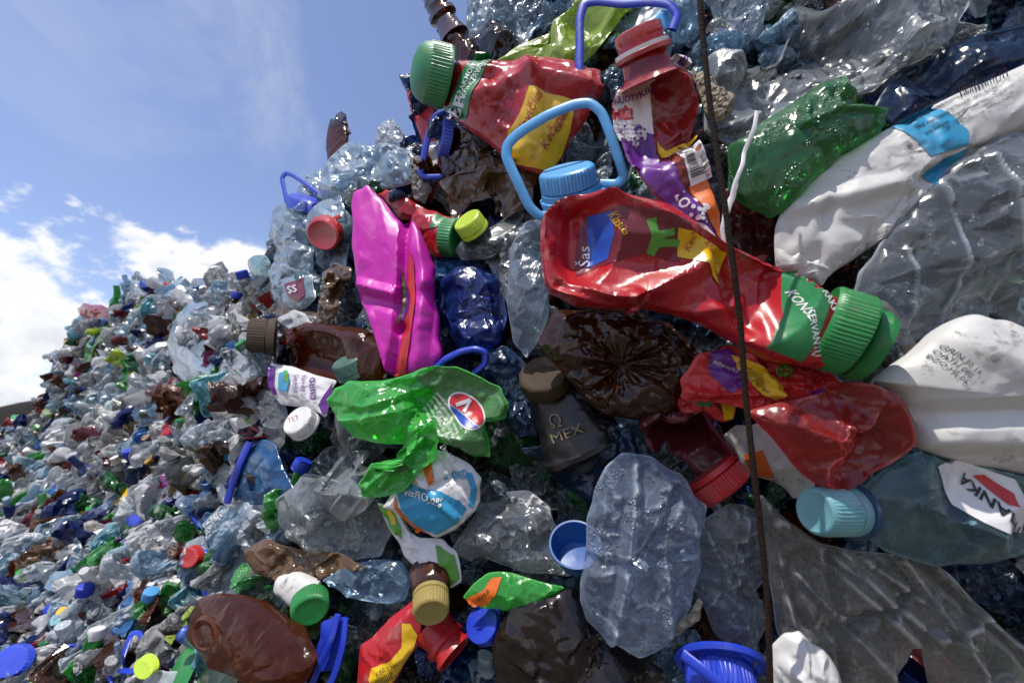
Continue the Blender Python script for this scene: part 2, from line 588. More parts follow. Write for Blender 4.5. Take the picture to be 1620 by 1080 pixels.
class Thing:
    """One thing. Shapes are given in photograph pixels around its centre c and become metres at the thing's own distance."""

    def __init__(self, name, label, cat, c, lift=0.0, group=None, ref=None, d=None):
        self.name, self.label, self.cat, self.c, self.group, self.ref = name, label, cat, c, group, ref
        self.d = (float(depth(c[0], c[1])[0]) - lift / 100.0) if d is None else d
        self.m = self.d / F
        e = 6.0
        g = np.log(depth(np.array([c[0] + e, c[0] - e, c[0], c[0]]), np.array([c[1], c[1], c[1] + e, c[1] - e])))
        self.gx, self.gy = .75 * (g[0] - g[1]) / (2 * e), .75 * (g[2] - g[3]) / (2 * e)      # how the face of the heap slants here
        self.parts = []
        SEED[0] += 1
        self.rs = np.random.RandomState(SEED[0])
        self.root = None
        THINGS.append(self)

    def loc(self, G):
        P = np.array(G, float).copy()
        x, y, z = P[..., 0].copy(), P[..., 1].copy(), P[..., 2].copy()
        dl = self.d * np.exp(np.clip(self.gx * (x - self.c[0]) + self.gy * (y - self.c[1]), -.28, .28))
        P[..., 0] = (x - PW / 2) / F * dl - (self.c[0] - PW / 2) / F * self.d
        P[..., 1] = (PH / 2 - y) / F * dl - (PH / 2 - self.c[1]) / F * self.d
        P[..., 2] = (self.d - dl) + z * self.m
        return P

    def _add(self, name, me, mat, parent=None, label=None):
        o = bpy.data.objects.new(name, me)
        COL.objects.link(o)
        me.materials.append(mat)
        if label:
            o['label'] = label
        self.parts.append((o, parent))
        return o

    def surf(self, name, G, mat, dents=0, deep=(0.08, 0.25), cr=None, ridges=None, fine=0.0, parent=None, sharp=38, label=None, aniso=(1, 1, 1),
             front=True, rough=0.0, cap0=True, cap1=True, xy=False):
        if dents and (not xy or mat.get('clear')):
            G = dent(G, self.rs, dents, deep, front=front)
        if ridges and not xy:
            G = ridge_lines(G, ridges)
        if rough:
            P = G.reshape(-1, 3)
            e = np.max(P.max(0) - P.min(0))
            nn = grid_normals(G).reshape(-1, 3)
            h = noise3(P / (e * .16) + 3.1, self.rs.randint(9999)) + .5 * noise3(P / (e * .07), self.rs.randint(9999))
            G = (P + nn * (h * rough)[:, None]).reshape(G.shape)
        if cr:
            k = cr[2] if len(cr) > 2 else .4
            G = facet_xy(G, self.rs, cr[0], cr[1], k, cr[3] if len(cr) > 3 else .35) if xy else facet_tube(G, self.rs, cr[0], cr[1], k)
        if ridges and xy:
            G = ridge_lines(G, ridges)
        if fine:
            P = G.reshape(-1, 3)
            nn = grid_normals(G).reshape(-1, 3)
            h = 1 - np.abs(noise3(P / 14.0, self.rs.randint(9999))) * 2.2
            G = (P + nn * (h * fine)[:, None]).reshape(G.shape)
        if mat.get('clear') and sharp == 38:
            sharp = 17
        s = Surf(G)
        s.obj = self._add(name, mesh_from_grid(name, self.loc(G), cap0, cap1, sharp), mat, parent, label)
        return s

    def blob(self, name, outline, mat, T=30, nu=84, nv=120, center=None, square=0.55, z0=0.0, **k):
        OUTLINES.append(np.array(outline, float))
        return self.surf(name, blob_grid(outline, T, nu, nv, center, square, z0, self.rs), mat, xy=True, **k)

    def loft(self, name, spine, mat, T=0.75, nu=110, nv=72, tmax=None, e=0.85, end=0.4, ribs=None, **k):
        return self.surf(name, loft_grid(spine, T, nu, nv, tmax, e, end, ribs), mat, **k)

    def lathe(self, name, base, axis, prof, mat, nv=64, ridges=0, rib=0.0, parent=None, sharp=35, label=None, squash=1.0, roll=0.0, cap0=True, cap1=True):
        G = lathe_grid(base, axis, prof, nv, ridges, rib, squash, roll)
        return self._add(name, mesh_from_grid(name, self.loc(G), cap0, cap1, sharp, True, True), mat, parent, label)

    def cap(self, base, axis, r, h, mat, name='cap', parent=None, n=44, label=None, ring=True):
        p = []
        if ring:
            p += [(0, r * .80), (0, r * 1.02), (h * .20, r * 1.02), (h * .235, r * .93), (h * .28, r * .99)]
        else:
            p += [(0, r * .8), (0, r * .985)]
        p += [(h * .31, r * .99, 1), (h * .86, r * .975, 1), (h * .93, r * .95), (h * .985, r * .88), (h, r * .80), (h * .985, r * .74), (h * .985, r * .35)]
        return self.lathe(name, base, axis, p, mat, n * 4, n, 0.018, parent, 30, label)

    def tube(self, name, pts, r, mat, n=60, nv=12, flat=1.0, parent=None, label=None):
        pts = [tuple(p) + (0,) * (3 - len(p)) for p in pts]
        G = tube_grid(pts, r, n, nv, flat)
        return self._add(name, mesh_from_grid(name, self.loc(G), True, True, 45), mat, parent, label)

    def patch(self, name, s, poly, mat, off=2.0, step=3.6, parent=None, label=None):
        poly = np.array(poly, float)
        e = np.vstack([poly, poly[:1]])
        bd = []
        for a, b in zip(e[:-1], e[1:]):
            n = max(1, int(np.linalg.norm(b - a) / step))
            for t in range(n):
                bd.append(a + (b - a) * t / n)
        bd = np.array(bd)
        nb = len(bd)
        lo, hi = bd.min(0), bd.max(0)
        gx, gy = np.meshgrid(np.arange(lo[0], hi[0], step), np.arange(lo[1], hi[1], step))
        pts = np.stack([gx.ravel(), gy.ravel()], 1) + self.rs.uniform(-.2, .2, (gx.size, 2)) * step
        # inside test
        ins = np.zeros(len(pts), bool)
        for a, b in zip(e[:-1], e[1:]):
            c = ((a[1] > pts[:, 1]) != (b[1] > pts[:, 1]))
            ins ^= c & (pts[:, 0] < (b[0] - a[0]) * (pts[:, 1] - a[1]) / (b[1] - a[1] + 1e-12) + a[0])
        pts = pts[ins]
        allp = np.vstack([bd, pts])
        vs, es, fs, _1, _2, _3 = delaunay_2d_cdt([Vector(p) for p in allp], [(i, (i + 1) % nb) for i in range(nb)], [], 1, 1e-4)
        xy = np.array([(v.x, v.y) for v in vs])
        P = np.column_stack([xy, s.z(xy) + off])
        me = bpy.data.meshes.new(name)
        me.from_pydata(self.loc(P).tolist(), [], [list(f)[::-1] for f in fs])
        finish_mesh(me, 60)
        return self._add(name, me, mat, parent, label)

    def text(self, s, txt, at, size, rot, mat, off=3.2, parent=None, name='lettering', sx=1.0, bold=0.0, font=None, shear=0.0):
        cu = bpy.data.curves.new('lettering', 'FONT')
        cu.body = txt
        cu.size = 1.0
        cu.offset = bold
        cu.shear = shear
        cu.resolution_u = 2
        ob = bpy.data.objects.new('lettering_source', cu)
        me0 = bpy.data.meshes.new_from_object(ob)
        bpy.data.objects.remove(ob)
        bpy.data.curves.remove(cu)
        V = np.array([v.co[:] for v in me0.vertices])
        if len(V) == 0:
            return None
        fs = [list(p.vertices) for p in me0.polygons]
        bpy.data.meshes.remove(me0)
        a = math.radians(rot)
        x, y = V[:, 0] * size * sx, -V[:, 1] * size
        xy = np.stack([at[0] + x * math.cos(a) + y * math.sin(a), at[1] - x * math.sin(a) + y * math.cos(a)], 1)
        P = np.column_stack([xy, s.z(xy) + off])
        me = bpy.data.meshes.new(name)
        me.from_pydata(self.loc(P).tolist(), [], fs)
        finish_mesh(me, 0)
        return self._add(name, me, mat, parent)

    def done(self):
        w = cam_pt(self.c[0], self.c[1], self.d)
        M = Matrix.Translation(Vector(w)) @ RCM
        if len(self.parts) == 1:
            root = self.parts[0][0]
            root.name = self.name
            root.matrix_world = M
        else:
            root = bpy.data.objects.new(self.name, None)
            root.empty_display_size = 0.02
            COL.objects.link(root)
            root.matrix_world = M
            for o, p in self.parts:
                o.parent = p if p is not None else root
        tag(root, self.label, self.cat, self.group)
        self.root = root
        return root


# ------------------------------------------------------------------ materials
MATS = {}


def _nt(name):
    m = bpy.data.materials.new(name)
    m.use_nodes = True
    nt = m.node_tree
    nt.nodes.clear()
    return m, nt, nt.nodes.new, nt.links.new


def _wrinkle(nt, N, L, scale, strength, dist, droplets=0.0):
    """Creases: thin ridges along the borders of wobbling cells, strong in places and absent in others, over soft unevenness.
    Returns the coordinates, the bumped normal and the crease lines. A negative scale leaves the cells out (for far things)."""
    lite = scale < 0
    scale = abs(scale)
    tc = N('ShaderNodeTexCoord')
    wn = N('ShaderNodeTexNoise')
    wn.inputs['Scale'].default_value = scale * (2.2 if lite else .8)
    wn.inputs['Detail'].default_value = 2.5
    L(tc.outputs['Object'], wn.inputs['Vector'])
    line = None
    h = wn.outputs[0]
    if not lite:
        off = N('ShaderNodeVectorMath')
        off.operation = 'MULTIPLY_ADD'
        L(wn.outputs['Color'], off.inputs[0])
        off.inputs[1].default_value = (.55 / scale,) * 3
        L(tc.outputs['Object'], off.inputs[2])
        v = N('ShaderNodeTexVoronoi')
        v.feature = 'DISTANCE_TO_EDGE'
        v.inputs['Scale'].default_value = scale
        L(off.outputs[0], v.inputs['Vector'])
        mr = N('ShaderNodeMapRange')
        L(v.outputs['Distance'], mr.inputs[0])
        mr.inputs[1].default_value = 0.0
        mr.inputs[2].default_value = 0.34
        mr.inputs[3].default_value = 1.0
        mr.inputs[4].default_value = 0
        mk = N('ShaderNodeMapRange')
        sp = N('ShaderNodeSeparateColor')
        L(wn.outputs['Color'], sp.inputs[0])
        L(sp.outputs[1], mk.inputs[0])
        mk.inputs[1].default_value = 0.42
        mk.inputs[2].default_value = 0.64
        mk.inputs[3].default_value = 0.05
        mu0 = N('ShaderNodeMath')
        mu0.operation = 'MULTIPLY'
        L(mr.outputs[0], mu0.inputs[0])
        L(mk.outputs[0], mu0.inputs[1])
        pw = N('ShaderNodeMath')
        pw.operation = 'POWER'
        L(mr.outputs[0], pw.inputs[0])
        pw.inputs[1].default_value = 9.0
        lm = N('ShaderNodeMath')
        lm.operation = 'MULTIPLY'
        L(pw.outputs[0], lm.inputs[0])
        L(mk.outputs[0], lm.inputs[1])
        line = lm.outputs[0]
        ad1 = N('ShaderNodeMath')
        ad1.operation = 'MULTIPLY_ADD'
        L(wn.outputs[0], ad1.inputs[0])
        ad1.inputs[1].default_value = 0.5
        L(mu0.outputs[0], ad1.inputs[2])
        h = ad1.outputs[0]
    if droplets:
        v = N('ShaderNodeTexVoronoi')
        v.inputs['Scale'].default_value = 260
        L(tc.outputs['Object'], v.inputs['Vector'])
        mr = N('ShaderNodeMapRange')
        mr.interpolation_type = 'SMOOTHSTEP'
        L(v.outputs['Distance'], mr.inputs[0])
        mr.inputs[1].default_value = 0.12
        mr.inputs[2].default_value = 0.5
        mr.inputs[3].default_value = droplets
        mr.inputs[4].default_value = 0
        ms = N('ShaderNodeTexNoise')
        ms.inputs['Scale'].default_value = 30
        ms.inputs['Detail'].default_value = 3
        L(tc.outputs['Object'], ms.inputs['Vector'])
        mk = N('ShaderNodeMapRange')
        L(ms.outputs[0], mk.inputs[0])
        mk.inputs[1].default_value = 0.5
        mk.inputs[2].default_value = 0.55
        mu = N('ShaderNodeMath')
        mu.operation = 'MULTIPLY'
        L(mr.outputs[0], mu.inputs[0])
        L(mk.outputs[0], mu.inputs[1])
        ad = N('ShaderNodeMath')
        L(mu.outputs[0], ad.inputs[0])
        L(h, ad.inputs[1])
        h = ad.outputs[0]
    b = N('ShaderNodeBump')
    b.inputs['Strength'].default_value = strength
    b.inputs['Distance'].default_value = dist
    L(h, b.inputs['Height'])
    return tc, b.outputs[0], line


def _dirt(N, L, tc, scale, lo, hi, amount):
    n = N('ShaderNodeTexNoise')
    n.inputs['Scale'].default_value = scale
    n.inputs['Detail'].default_value = 8
    n.inputs['Roughness'].default_value = 0.72
    L(tc.outputs['Object'], n.inputs['Vector'])
    r = N('ShaderNodeMapRange')
    L(n.outputs[0], r.inputs[0])
    r.inputs[1].default_value = lo
    r.inputs[2].default_value = hi
    r.inputs[3].default_value = 0
    r.inputs[4].default_value = amount
    return r.outputs[0]


def film(name, tint, body, a0=0.10, a1=0.85, rough=0.2, wr=30.0, ws=0.6, dirt=0.3, sheen=1.0, droplets=0.0, dirtcol=(.20, .17, .13), white=.12):
    """Thin see-through plastic: clear face on, milky and glossy at grazing angles and on creases, dusty in patches."""
    if name in MATS:
        return MATS[name]
    m, nt, N, L = _nt(name)
    tc, nor, line = _wrinkle(nt, N, L, wr, ws, 0.0028, droplets)
    lw = N('ShaderNodeLayerWeight')
    lw.inputs['Blend'].default_value = 0.5
    L(nor, lw.inputs['Normal'])
    fr = N('ShaderNodeMapRange')
    L(lw.outputs['Facing'], fr.inputs[0])
    fr.inputs[1].default_value = 0.25
    fr.inputs[2].default_value = 1.0
    fr.inputs[3].default_value = a0
    fr.inputs[4].default_value = a1
    dt = _dirt(N, L, tc, 12, 0.46, 0.74, dirt)
    al = N('ShaderNodeMath')
    al.operation = 'ADD'
    al.use_clamp = True
    geo = N('ShaderNodeNewGeometry')
    pt = N('ShaderNodeMapRange')
    L(geo.outputs['Pointiness'], pt.inputs[0])
    pt.inputs[1].default_value = 0.51
    pt.inputs[2].default_value = 0.575
    pt.inputs[3].default_value = 0
    pt.inputs[4].default_value = 0.75
    edge = pt.outputs[0]
    if line is not None:
        e2 = N('ShaderNodeMath')
        e2.operation = 'MULTIPLY_ADD'
        L(line, e2.inputs[0])
        e2.inputs[1].default_value = 0.22
        L(edge, e2.inputs[2])
        edge = e2.outputs[0]
    a2 = N('ShaderNodeMath')
    L(fr.outputs[0], a2.inputs[0])
    L(edge, a2.inputs[1])
    L(a2.outputs[0], al.inputs[0])
    L(dt, al.inputs[1])
    T = N('ShaderNodeBsdfTransparent')
    T.inputs[0].default_value = (*tint, 1)
    col = N('ShaderNodeMix')
    col.data_type = 'RGBA'
    L(dt, col.inputs[0])
    col.inputs[6].default_value = (*body, 1)
    col.inputs[7].default_value = (*dirtcol, 1)
    cw = N('ShaderNodeMix')
    cw.data_type = 'RGBA'
    cw.clamp_factor = True
    L(edge, cw.inputs[0])
    L(col.outputs[2], cw.inputs[6])
    cw.inputs[7].default_value = tuple(min(.8, c * 1.4 + white * max(body)) for c in body) + (1,)
    col = cw
    D = N('ShaderNodeBsdfDiffuse')
    L(col.outputs[2], D.inputs[0])
    L(nor, D.inputs['Normal'])
    R = N('ShaderNodeBsdfTranslucent')
    L(col.outputs[2], R.inputs[0])
    L(nor, R.inputs['Normal'])
    m1 = N('ShaderNodeMixShader')
    m1.inputs[0].default_value = 0.45
    L(D.outputs[0], m1.inputs[1])
    L(R.outputs[0], m1.inputs[2])
    m2 = N('ShaderNodeMixShader')
    L(al.outputs[0], m2.inputs[0])
    L(T.outputs[0], m2.inputs[1])
    L(m1.outputs[0], m2.inputs[2])
    G = N('ShaderNodeBsdfGlossy')
    G.inputs['Roughness'].default_value = rough
    L(nor, G.inputs['Normal'])
    p = N('ShaderNodeMath')
    p.operation = 'POWER'
    L(lw.outputs['Facing'], p.inputs[0])
    p.inputs[1].default_value = 3.5
    k = N('ShaderNodeMath')
    k.operation = 'MULTIPLY_ADD'
    L(p.outputs[0], k.inputs[0])
    k.inputs[1].default_value = 0.75 * sheen
    k.inputs[2].default_value = 0.045 * sheen
    k.use_clamp = True
    m3 = N('ShaderNodeMixShader')
    L(k.outputs[0], m3.inputs[0])
    L(m2.outputs[0], m3.inputs[1])
    L(G.outputs[0], m3.inputs[2])
    o = N('ShaderNodeOutputMaterial')
    L(m3.outputs[0], o.inputs[0])
    m['clear'] = 1
    MATS[name] = m
    return m


def solid(name, col, rough=0.32, wr=30.0, ws=0.25, dirt=0.45, dirtcol=(.10, .075, .05), lo=0.5, hi=0.72, trans=0.0, vary=0.12, spec=0.5, dscale=26):
    """Opaque moulded or printed plastic with grime."""
    if name in MATS:
        return MATS[name]
    m, nt, N, L = _nt(name)
    tc, nor, line = _wrinkle(nt, N, L, wr, ws, 0.0026)
    dt = _dirt(N, L, tc, dscale, lo, hi, dirt)
    vn = N('ShaderNodeTexNoise')
    vn.inputs['Scale'].default_value = 9
    vn.inputs['Detail'].default_value = 3
    L(tc.outputs['Object'], vn.inputs['Vector'])
    vr = N('ShaderNodeMapRange')
    L(vn.outputs[0], vr.inputs[0])
    vr.inputs[1].default_value = 0.3
    vr.inputs[2].default_value = 0.7
    vr.inputs[3].default_value = 1 - vary
    vr.inputs[4].default_value = 1 + vary
    vm = N('ShaderNodeVectorMath')
    vm.operation = 'SCALE'
    vm.inputs[0].default_value = col
    L(vr.outputs[0], vm.inputs['Scale'])
    c = N('ShaderNodeMix')
    c.data_type = 'RGBA'
    L(dt, c.inputs[0])
    L(vm.outputs[0], c.inputs[6])
    c.inputs[7].default_value = (*dirtcol, 1)
    rr = N('ShaderNodeMath')
    rr.operation = 'MULTIPLY_ADD'
    L(dt, rr.inputs[0])
    rr.inputs[1].default_value = 0.5
    rr.inputs[2].default_value = rough
    P = N('ShaderNodeBsdfPrincipled')
    L(c.outputs[2], P.inputs['Base Color'])
    L(rr.outputs[0], P.inputs['Roughness'])
    L(nor, P.inputs['Normal'])
    P.inputs['Specular IOR Level'].default_value = spec
    o = N('ShaderNodeOutputMaterial')
    if trans:
        R = N('ShaderNodeBsdfTranslucent')
        L(c.outputs[2], R.inputs[0])
        ms = N('ShaderNodeMixShader')
        ms.inputs[0].default_value = trans
        L(P.outputs[0], ms.inputs[1])
        L(R.outputs[0], ms.inputs[2])
        L(ms.outputs[0], o.inputs[0])
    else:
        L(P.outputs[0], o.inputs[0])
    MATS[name] = m
    return m


CLEAR = film('clear_plastic', (.80, .88, .94), (.40, .50, .60), a0=.20)
CLEARB = film('clear_blue_plastic', (.72, .86, .95), (.27, .43, .60), a0=.22)
CLEARG = film('clear_grey_plastic', (.80, .82, .82), (.36, .40, .43), a0=.20, a1=.85, dirt=.28)
CLEARD = film('droplet_plastic', (.80, .88, .96), (.42, .52, .70), a0=.20, droplets=2.2)
CLEARM = film('dusty_clear_plastic', (.80, .82, .83), (.38, .42, .46), a0=.22, a1=.9, dirt=.22, dirtcol=(.20, .185, .16))
DUSTY = film('dusty_grey_film', (.78, .78, .76), (.52, .51, .47), a0=.15, a1=.92, dirt=.30, dirtcol=(.26, .21, .15))
CLEARW = film('clear_white_plastic', (.88, .92, .95), (.60, .66, .72), a0=.42, a1=.95, rough=.16)
SKYB = film('pale_blue_plastic', (.66, .83, .95), (.42, .55, .66), a0=.46, a1=.95)
TURQ = film('turquoise_plastic', (.62, .84, .86), (.22, .40, .44), a0=.13)
GREEN = film('green_plastic', (.24, .85, .25), (.09, .66, .10), a0=.5, a1=.9, dirt=.22)
GREEND = film('dark_green_plastic', (.10, .42, .16), (.02, .16, .05), a0=.5, a1=.9, dirt=.25)
GREENB = film('bubbly_green_plastic', (.12, .52, .18), (.05, .24, .07), a0=.5, a1=.9, dirt=.25, droplets=1.6)
BROWN = film('brown_plastic', (.46, .17, .04), (.075, .024, .008), a0=.5, a1=.95, dirt=.1, dirtcol=(.12, .07, .04), sheen=1.0, rough=.13)
AMBER = film('amber_plastic', (.78, .33, .05), (.10, .022, .003), a0=.40, a1=.9, dirt=.05, dirtcol=(.12, .06, .02), sheen=.55, white=.0)
TAN = film('tan_plastic', (.55, .36, .2), (.22, .12, .055), a0=.7, a1=.97, dirt=.3)
BLACKB = film('black_brown_plastic', (.16, .10, .08), (.026, .017, .015), a0=.85, a1=.97, dirt=.10, sheen=.95, rough=.10, ws=.3)
DKBLUE = film('dark_blue_plastic', (.06, .22, .75), (.008, .045, .26), a0=.5, a1=.92, dirt=.12, sheen=1.2)
NAVY = film('navy_clear_plastic', (.20, .38, .62), (.02, .06, .14), a0=.35, a1=.8, dirt=.15)
BLUEF = film('blue_plastic', (.20, .48, .85), (.04, .20, .48), a0=.45, a1=.9)
REDF = film('red_plastic', (.88, .13, .10), (.50, .035, .03), a0=.42, a1=.95, dirt=.25, dirtcol=(.45, .28, .26), white=.3)
DREDF = film('dark_red_plastic', (.40, .05, .07), (.16, .015, .025), a0=.65, a1=.95, dirt=.2, dirtcol=(.25, .16, .16))
LIMEF = film('lime_plastic', (.70, .88, .12), (.42, .58, .03), a0=.6, a1=.97, dirt=.6, dirtcol=(.03, .05, .01))

RED = solid('red_moulded_plastic', (.40, .010, .016), .27, dirt=.62, lo=.54, hi=.66, dscale=34, dirtcol=(.30, .20, .165), ws=.16)
REDCAP = solid('red_cap_plastic', (.42, .012, .014), .32, ws=.05)
MAGENTA = solid('magenta_plastic', (.56, .007, .37), .44, dirt=.4, lo=.54, hi=.68, dscale=40, ws=.10, vary=.06, dirtcol=(.42, .18, .34))
WHITE = solid('white_plastic', (.66, .65, .62), .38, dirt=.85, lo=.575, hi=.67, ws=.18, trans=.12, dirtcol=(.10, .075, .05), vary=.06)
WHITEC = solid('white_cap_plastic', (.70, .69, .68), .35, dirt=.5, ws=.05)
CREAM = solid('cream_plastic', (.52, .49, .42), .45, dirt=.6)
GREENCAP = solid('green_cap_plastic', (.013, .19, .04), .4, lo=.54, hi=.68, dscale=50, dirt=.45, ws=.05)
GREYGREEN = solid('grey_green_cap_plastic', (.05, .12, .09), .42, dirt=.3, ws=.05)
BLUECAP = solid('blue_cap_plastic', (.012, .042, .46), .36, lo=.54, hi=.68, dscale=50, dirtcol=(.12, .12, .2), dirt=.35, ws=.05)
SKYCAP = solid('sky_blue_cap_plastic', (.08, .34, .68), .38, lo=.54, hi=.68, dscale=50, dirtcol=(.16, .2, .24), dirt=.4, ws=.05, vary=.05)
TURQCAP = solid('turquoise_cap_plastic', (.16, .38, .41), .36, dirt=.5, ws=.05)
BROWNCAP = solid('brown_cap_plastic', (.048, .030, .016), .6, spec=.2, dirt=.3, ws=.05)
KHAKI = solid('khaki_cap_plastic', (.30, .23, .07), .55, spec=.25, dirt=.4, ws=.05)
YELLOW = solid('yellow_plastic', (.72, .44, .015), .35, dirt=.25)
LIME = solid('lime_cap_plastic', (.45, .62, .03), .36, dirt=.2, ws=.05)
PURPLECAP = solid('purple_cap_plastic', (.07, .03, .30), .35, dirt=.2, ws=.05)
WIRE = solid('rusty_wire', (.014, .010, .009), .7, wr=-200, ws=.6, dirt=.7, spec=.15, dirtcol=(.045, .02, .01), lo=.4, hi=.7, dscale=90)
RAG = solid('beige_rag', (.33, .28, .21), .85, wr=120, ws=.9, dirt=.6, dirtcol=(.12, .09, .06), spec=.1)
GREYRAG = solid('grey_rag', (.22, .21, .20), .85, wr=120, ws=.9, dirt=.6, spec=.1)
L_GREEN = solid('green_label', (.02, .20, .06), .34, ws=.2, dirt=.3)
L_YELLOW = solid('yellow_label', (.78, .48, .01), .32, ws=.25, dirt=.3)
L_WHITE = solid('white_label', (.74, .72, .72), .36, ws=.25, dirt=.35)
L_PURPLE = solid('purple_label', (.12, .015, .22), .34, ws=.25, dirt=.2)
L_BLUE = solid('blue_label', (.02, .08, .42), .34, ws=.2, dirt=.2)
L_SKY = solid('sky_blue_label', (.03, .30, .52), .34, ws=.3, dirt=.35)
L_ORANGE = solid('orange_label', (.70, .14, .012), .34, ws=.25, dirt=.25)
L_RED = solid('red_label', (.52, .018, .02), .34, ws=.25, dirt=.25)
L_WINE = solid('wine_label', (.17, .012, .025), .36, ws=.25, dirt=.3)
L_PGREEN = solid('leaf_green_label', (.10, .32, .035), .38, ws=.25, dirt=.3)
L_BLACK = solid('black_print', (.012, .012, .014), .45, ws=.05, dirt=.1)
L_LTGREEN = solid('crumpled_green_label', (.07, .20, .06), .36, ws=.6, dirt=.5, wr=60, dirtcol=(.02, .07, .02))
L_GOLD = solid('gold_print', (.20, .15, .07), .4, ws=.1, dirt=.2)
SILVER = solid('silver_foil', (.50, .49, .48), .3, ws=.7, dirt=.4, wr=70)

# ------------------------------------------------------------------ the setting: ground and the body of the heap
def build_ground():
    m, nt, N, L = _nt('trodden_earth')
    tc = N('ShaderNodeTexCoord')
    n = N('ShaderNodeTexNoise')
    n.inputs['Scale'].default_value = 1.3
    n.inputs['Detail'].default_value = 9
    L(tc.outputs['Object'], n.inputs['Vector'])
    r = N('ShaderNodeValToRGB')
    r.color_ramp.elements[0].color = (.055, .045, .035, 1)
    r.color_ramp.elements[1].color = (.16, .14, .11, 1)
    L(n.outputs[0], r.inputs[0])
    P = N('ShaderNodeBsdfPrincipled')
    P.inputs['Roughness'].default_value = .9
    L(r.outputs[0], P.inputs['Base Color'])
    o = N('ShaderNodeOutputMaterial')
    L(P.outputs[0], o.inputs[0])
    me = bpy.data.meshes.new('ground')
    s = 1200
    me.from_pydata([(-s, -s, 0), (s, -s, 0), (s, s, 0), (-s, s, 0)], [], [(0, 1, 2, 3)])
    tag(link('ground', me, m), 'bare trodden earth under and around the heap', kind='structure')
    # a dark bank far off at the edge of the yard
    nx, ny = 60, 14
    V, Fc = [], []
    rs = np.random.RandomState(5)
    for j in range(ny):
        for i in range(nx):
            x = -75 + 70 * i / (nx - 1)
            y = 44 + 30 * j / (ny - 1)
            hh = max(0.0, math.sin(math.pi * i / (nx - 1))) ** .6 * max(0.0, math.sin(math.pi * j / (ny - 1))) ** .7
            V.append((x + rs.uniform(-.3, .3), y, hh * (6.6 + 1.5 * math.sin(i * .5) + rs.uniform(-.3, .3)) - .05))
    for j in range(ny - 1):
        for i in range(nx - 1):
            a = j * nx + i
            Fc.append((a, a + 1, a + nx + 1, a + nx))
    me = bpy.data.meshes.new('bank')
    me.from_pydata(V, [], Fc)
    finish_mesh(me, 0)
    bm = solid('dark_bank_earth', (.022, .020, .018), .9, spec=.1, dirt=.5, dscale=.6)
    tag(link('bank', me, bm), 'low dark bank at the far edge of the yard', kind='structure')


def core_depth(x, y):
    d = depth(x, y)
    return d + 0.12 + 0.035 * d


def build_core():
    m, nt, N, L = _nt('packed_waste')
    tc = N('ShaderNodeTexCoord')
    v = N('ShaderNodeTexVoronoi')
    v.inputs['Scale'].default_value = 16
    L(tc.outputs['Object'], v.inputs['Vector'])
    sp = N('ShaderNodeSeparateColor')
    L(v.outputs['Color'], sp.inputs[0])
    r = N('ShaderNodeValToRGB')
    r.color_ramp.interpolation = 'CONSTANT'
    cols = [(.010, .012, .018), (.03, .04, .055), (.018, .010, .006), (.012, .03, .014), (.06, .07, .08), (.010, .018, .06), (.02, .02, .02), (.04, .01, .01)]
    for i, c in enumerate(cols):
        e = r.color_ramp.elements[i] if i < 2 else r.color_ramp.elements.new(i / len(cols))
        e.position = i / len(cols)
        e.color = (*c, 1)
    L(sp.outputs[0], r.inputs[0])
    b = N('ShaderNodeBump')
    b.inputs['Strength'].default_value = .8
    b.inputs['Distance'].default_value = .02
    L(v.outputs['Distance'], b.inputs['Height'])
    P = N('ShaderNodeBsdfPrincipled')
    P.inputs['Roughness'].default_value = .3
    L(r.outputs[0], P.inputs['Base Color'])
    L(b.outputs[0], P.inputs['Normal'])
    o = N('ShaderNodeOutputMaterial')
    L(P.outputs[0], o.inputs[0])
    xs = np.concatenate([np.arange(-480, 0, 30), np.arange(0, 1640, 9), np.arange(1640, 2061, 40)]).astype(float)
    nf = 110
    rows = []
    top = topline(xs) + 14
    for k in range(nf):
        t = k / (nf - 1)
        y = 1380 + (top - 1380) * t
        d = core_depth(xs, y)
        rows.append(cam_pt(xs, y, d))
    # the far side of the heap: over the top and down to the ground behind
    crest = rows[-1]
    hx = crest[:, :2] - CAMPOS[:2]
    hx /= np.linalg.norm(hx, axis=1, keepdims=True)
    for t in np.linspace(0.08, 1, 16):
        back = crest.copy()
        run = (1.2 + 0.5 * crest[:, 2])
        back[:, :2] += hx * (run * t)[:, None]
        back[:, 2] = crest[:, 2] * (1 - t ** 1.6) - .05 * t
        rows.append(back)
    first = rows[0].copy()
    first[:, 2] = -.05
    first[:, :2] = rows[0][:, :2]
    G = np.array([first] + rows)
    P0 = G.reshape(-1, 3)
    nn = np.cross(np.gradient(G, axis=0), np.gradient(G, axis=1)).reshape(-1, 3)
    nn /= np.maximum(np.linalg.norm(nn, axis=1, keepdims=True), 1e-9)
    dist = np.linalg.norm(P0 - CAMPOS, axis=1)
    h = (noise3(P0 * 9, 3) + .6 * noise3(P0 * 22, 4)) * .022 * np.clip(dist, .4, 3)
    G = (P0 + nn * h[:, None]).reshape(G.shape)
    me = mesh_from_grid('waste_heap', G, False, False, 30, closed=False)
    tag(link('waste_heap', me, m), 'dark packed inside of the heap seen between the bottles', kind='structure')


build_ground()
build_core()

# ------------------------------------------------------------------ the big things on the near face
T = Thing


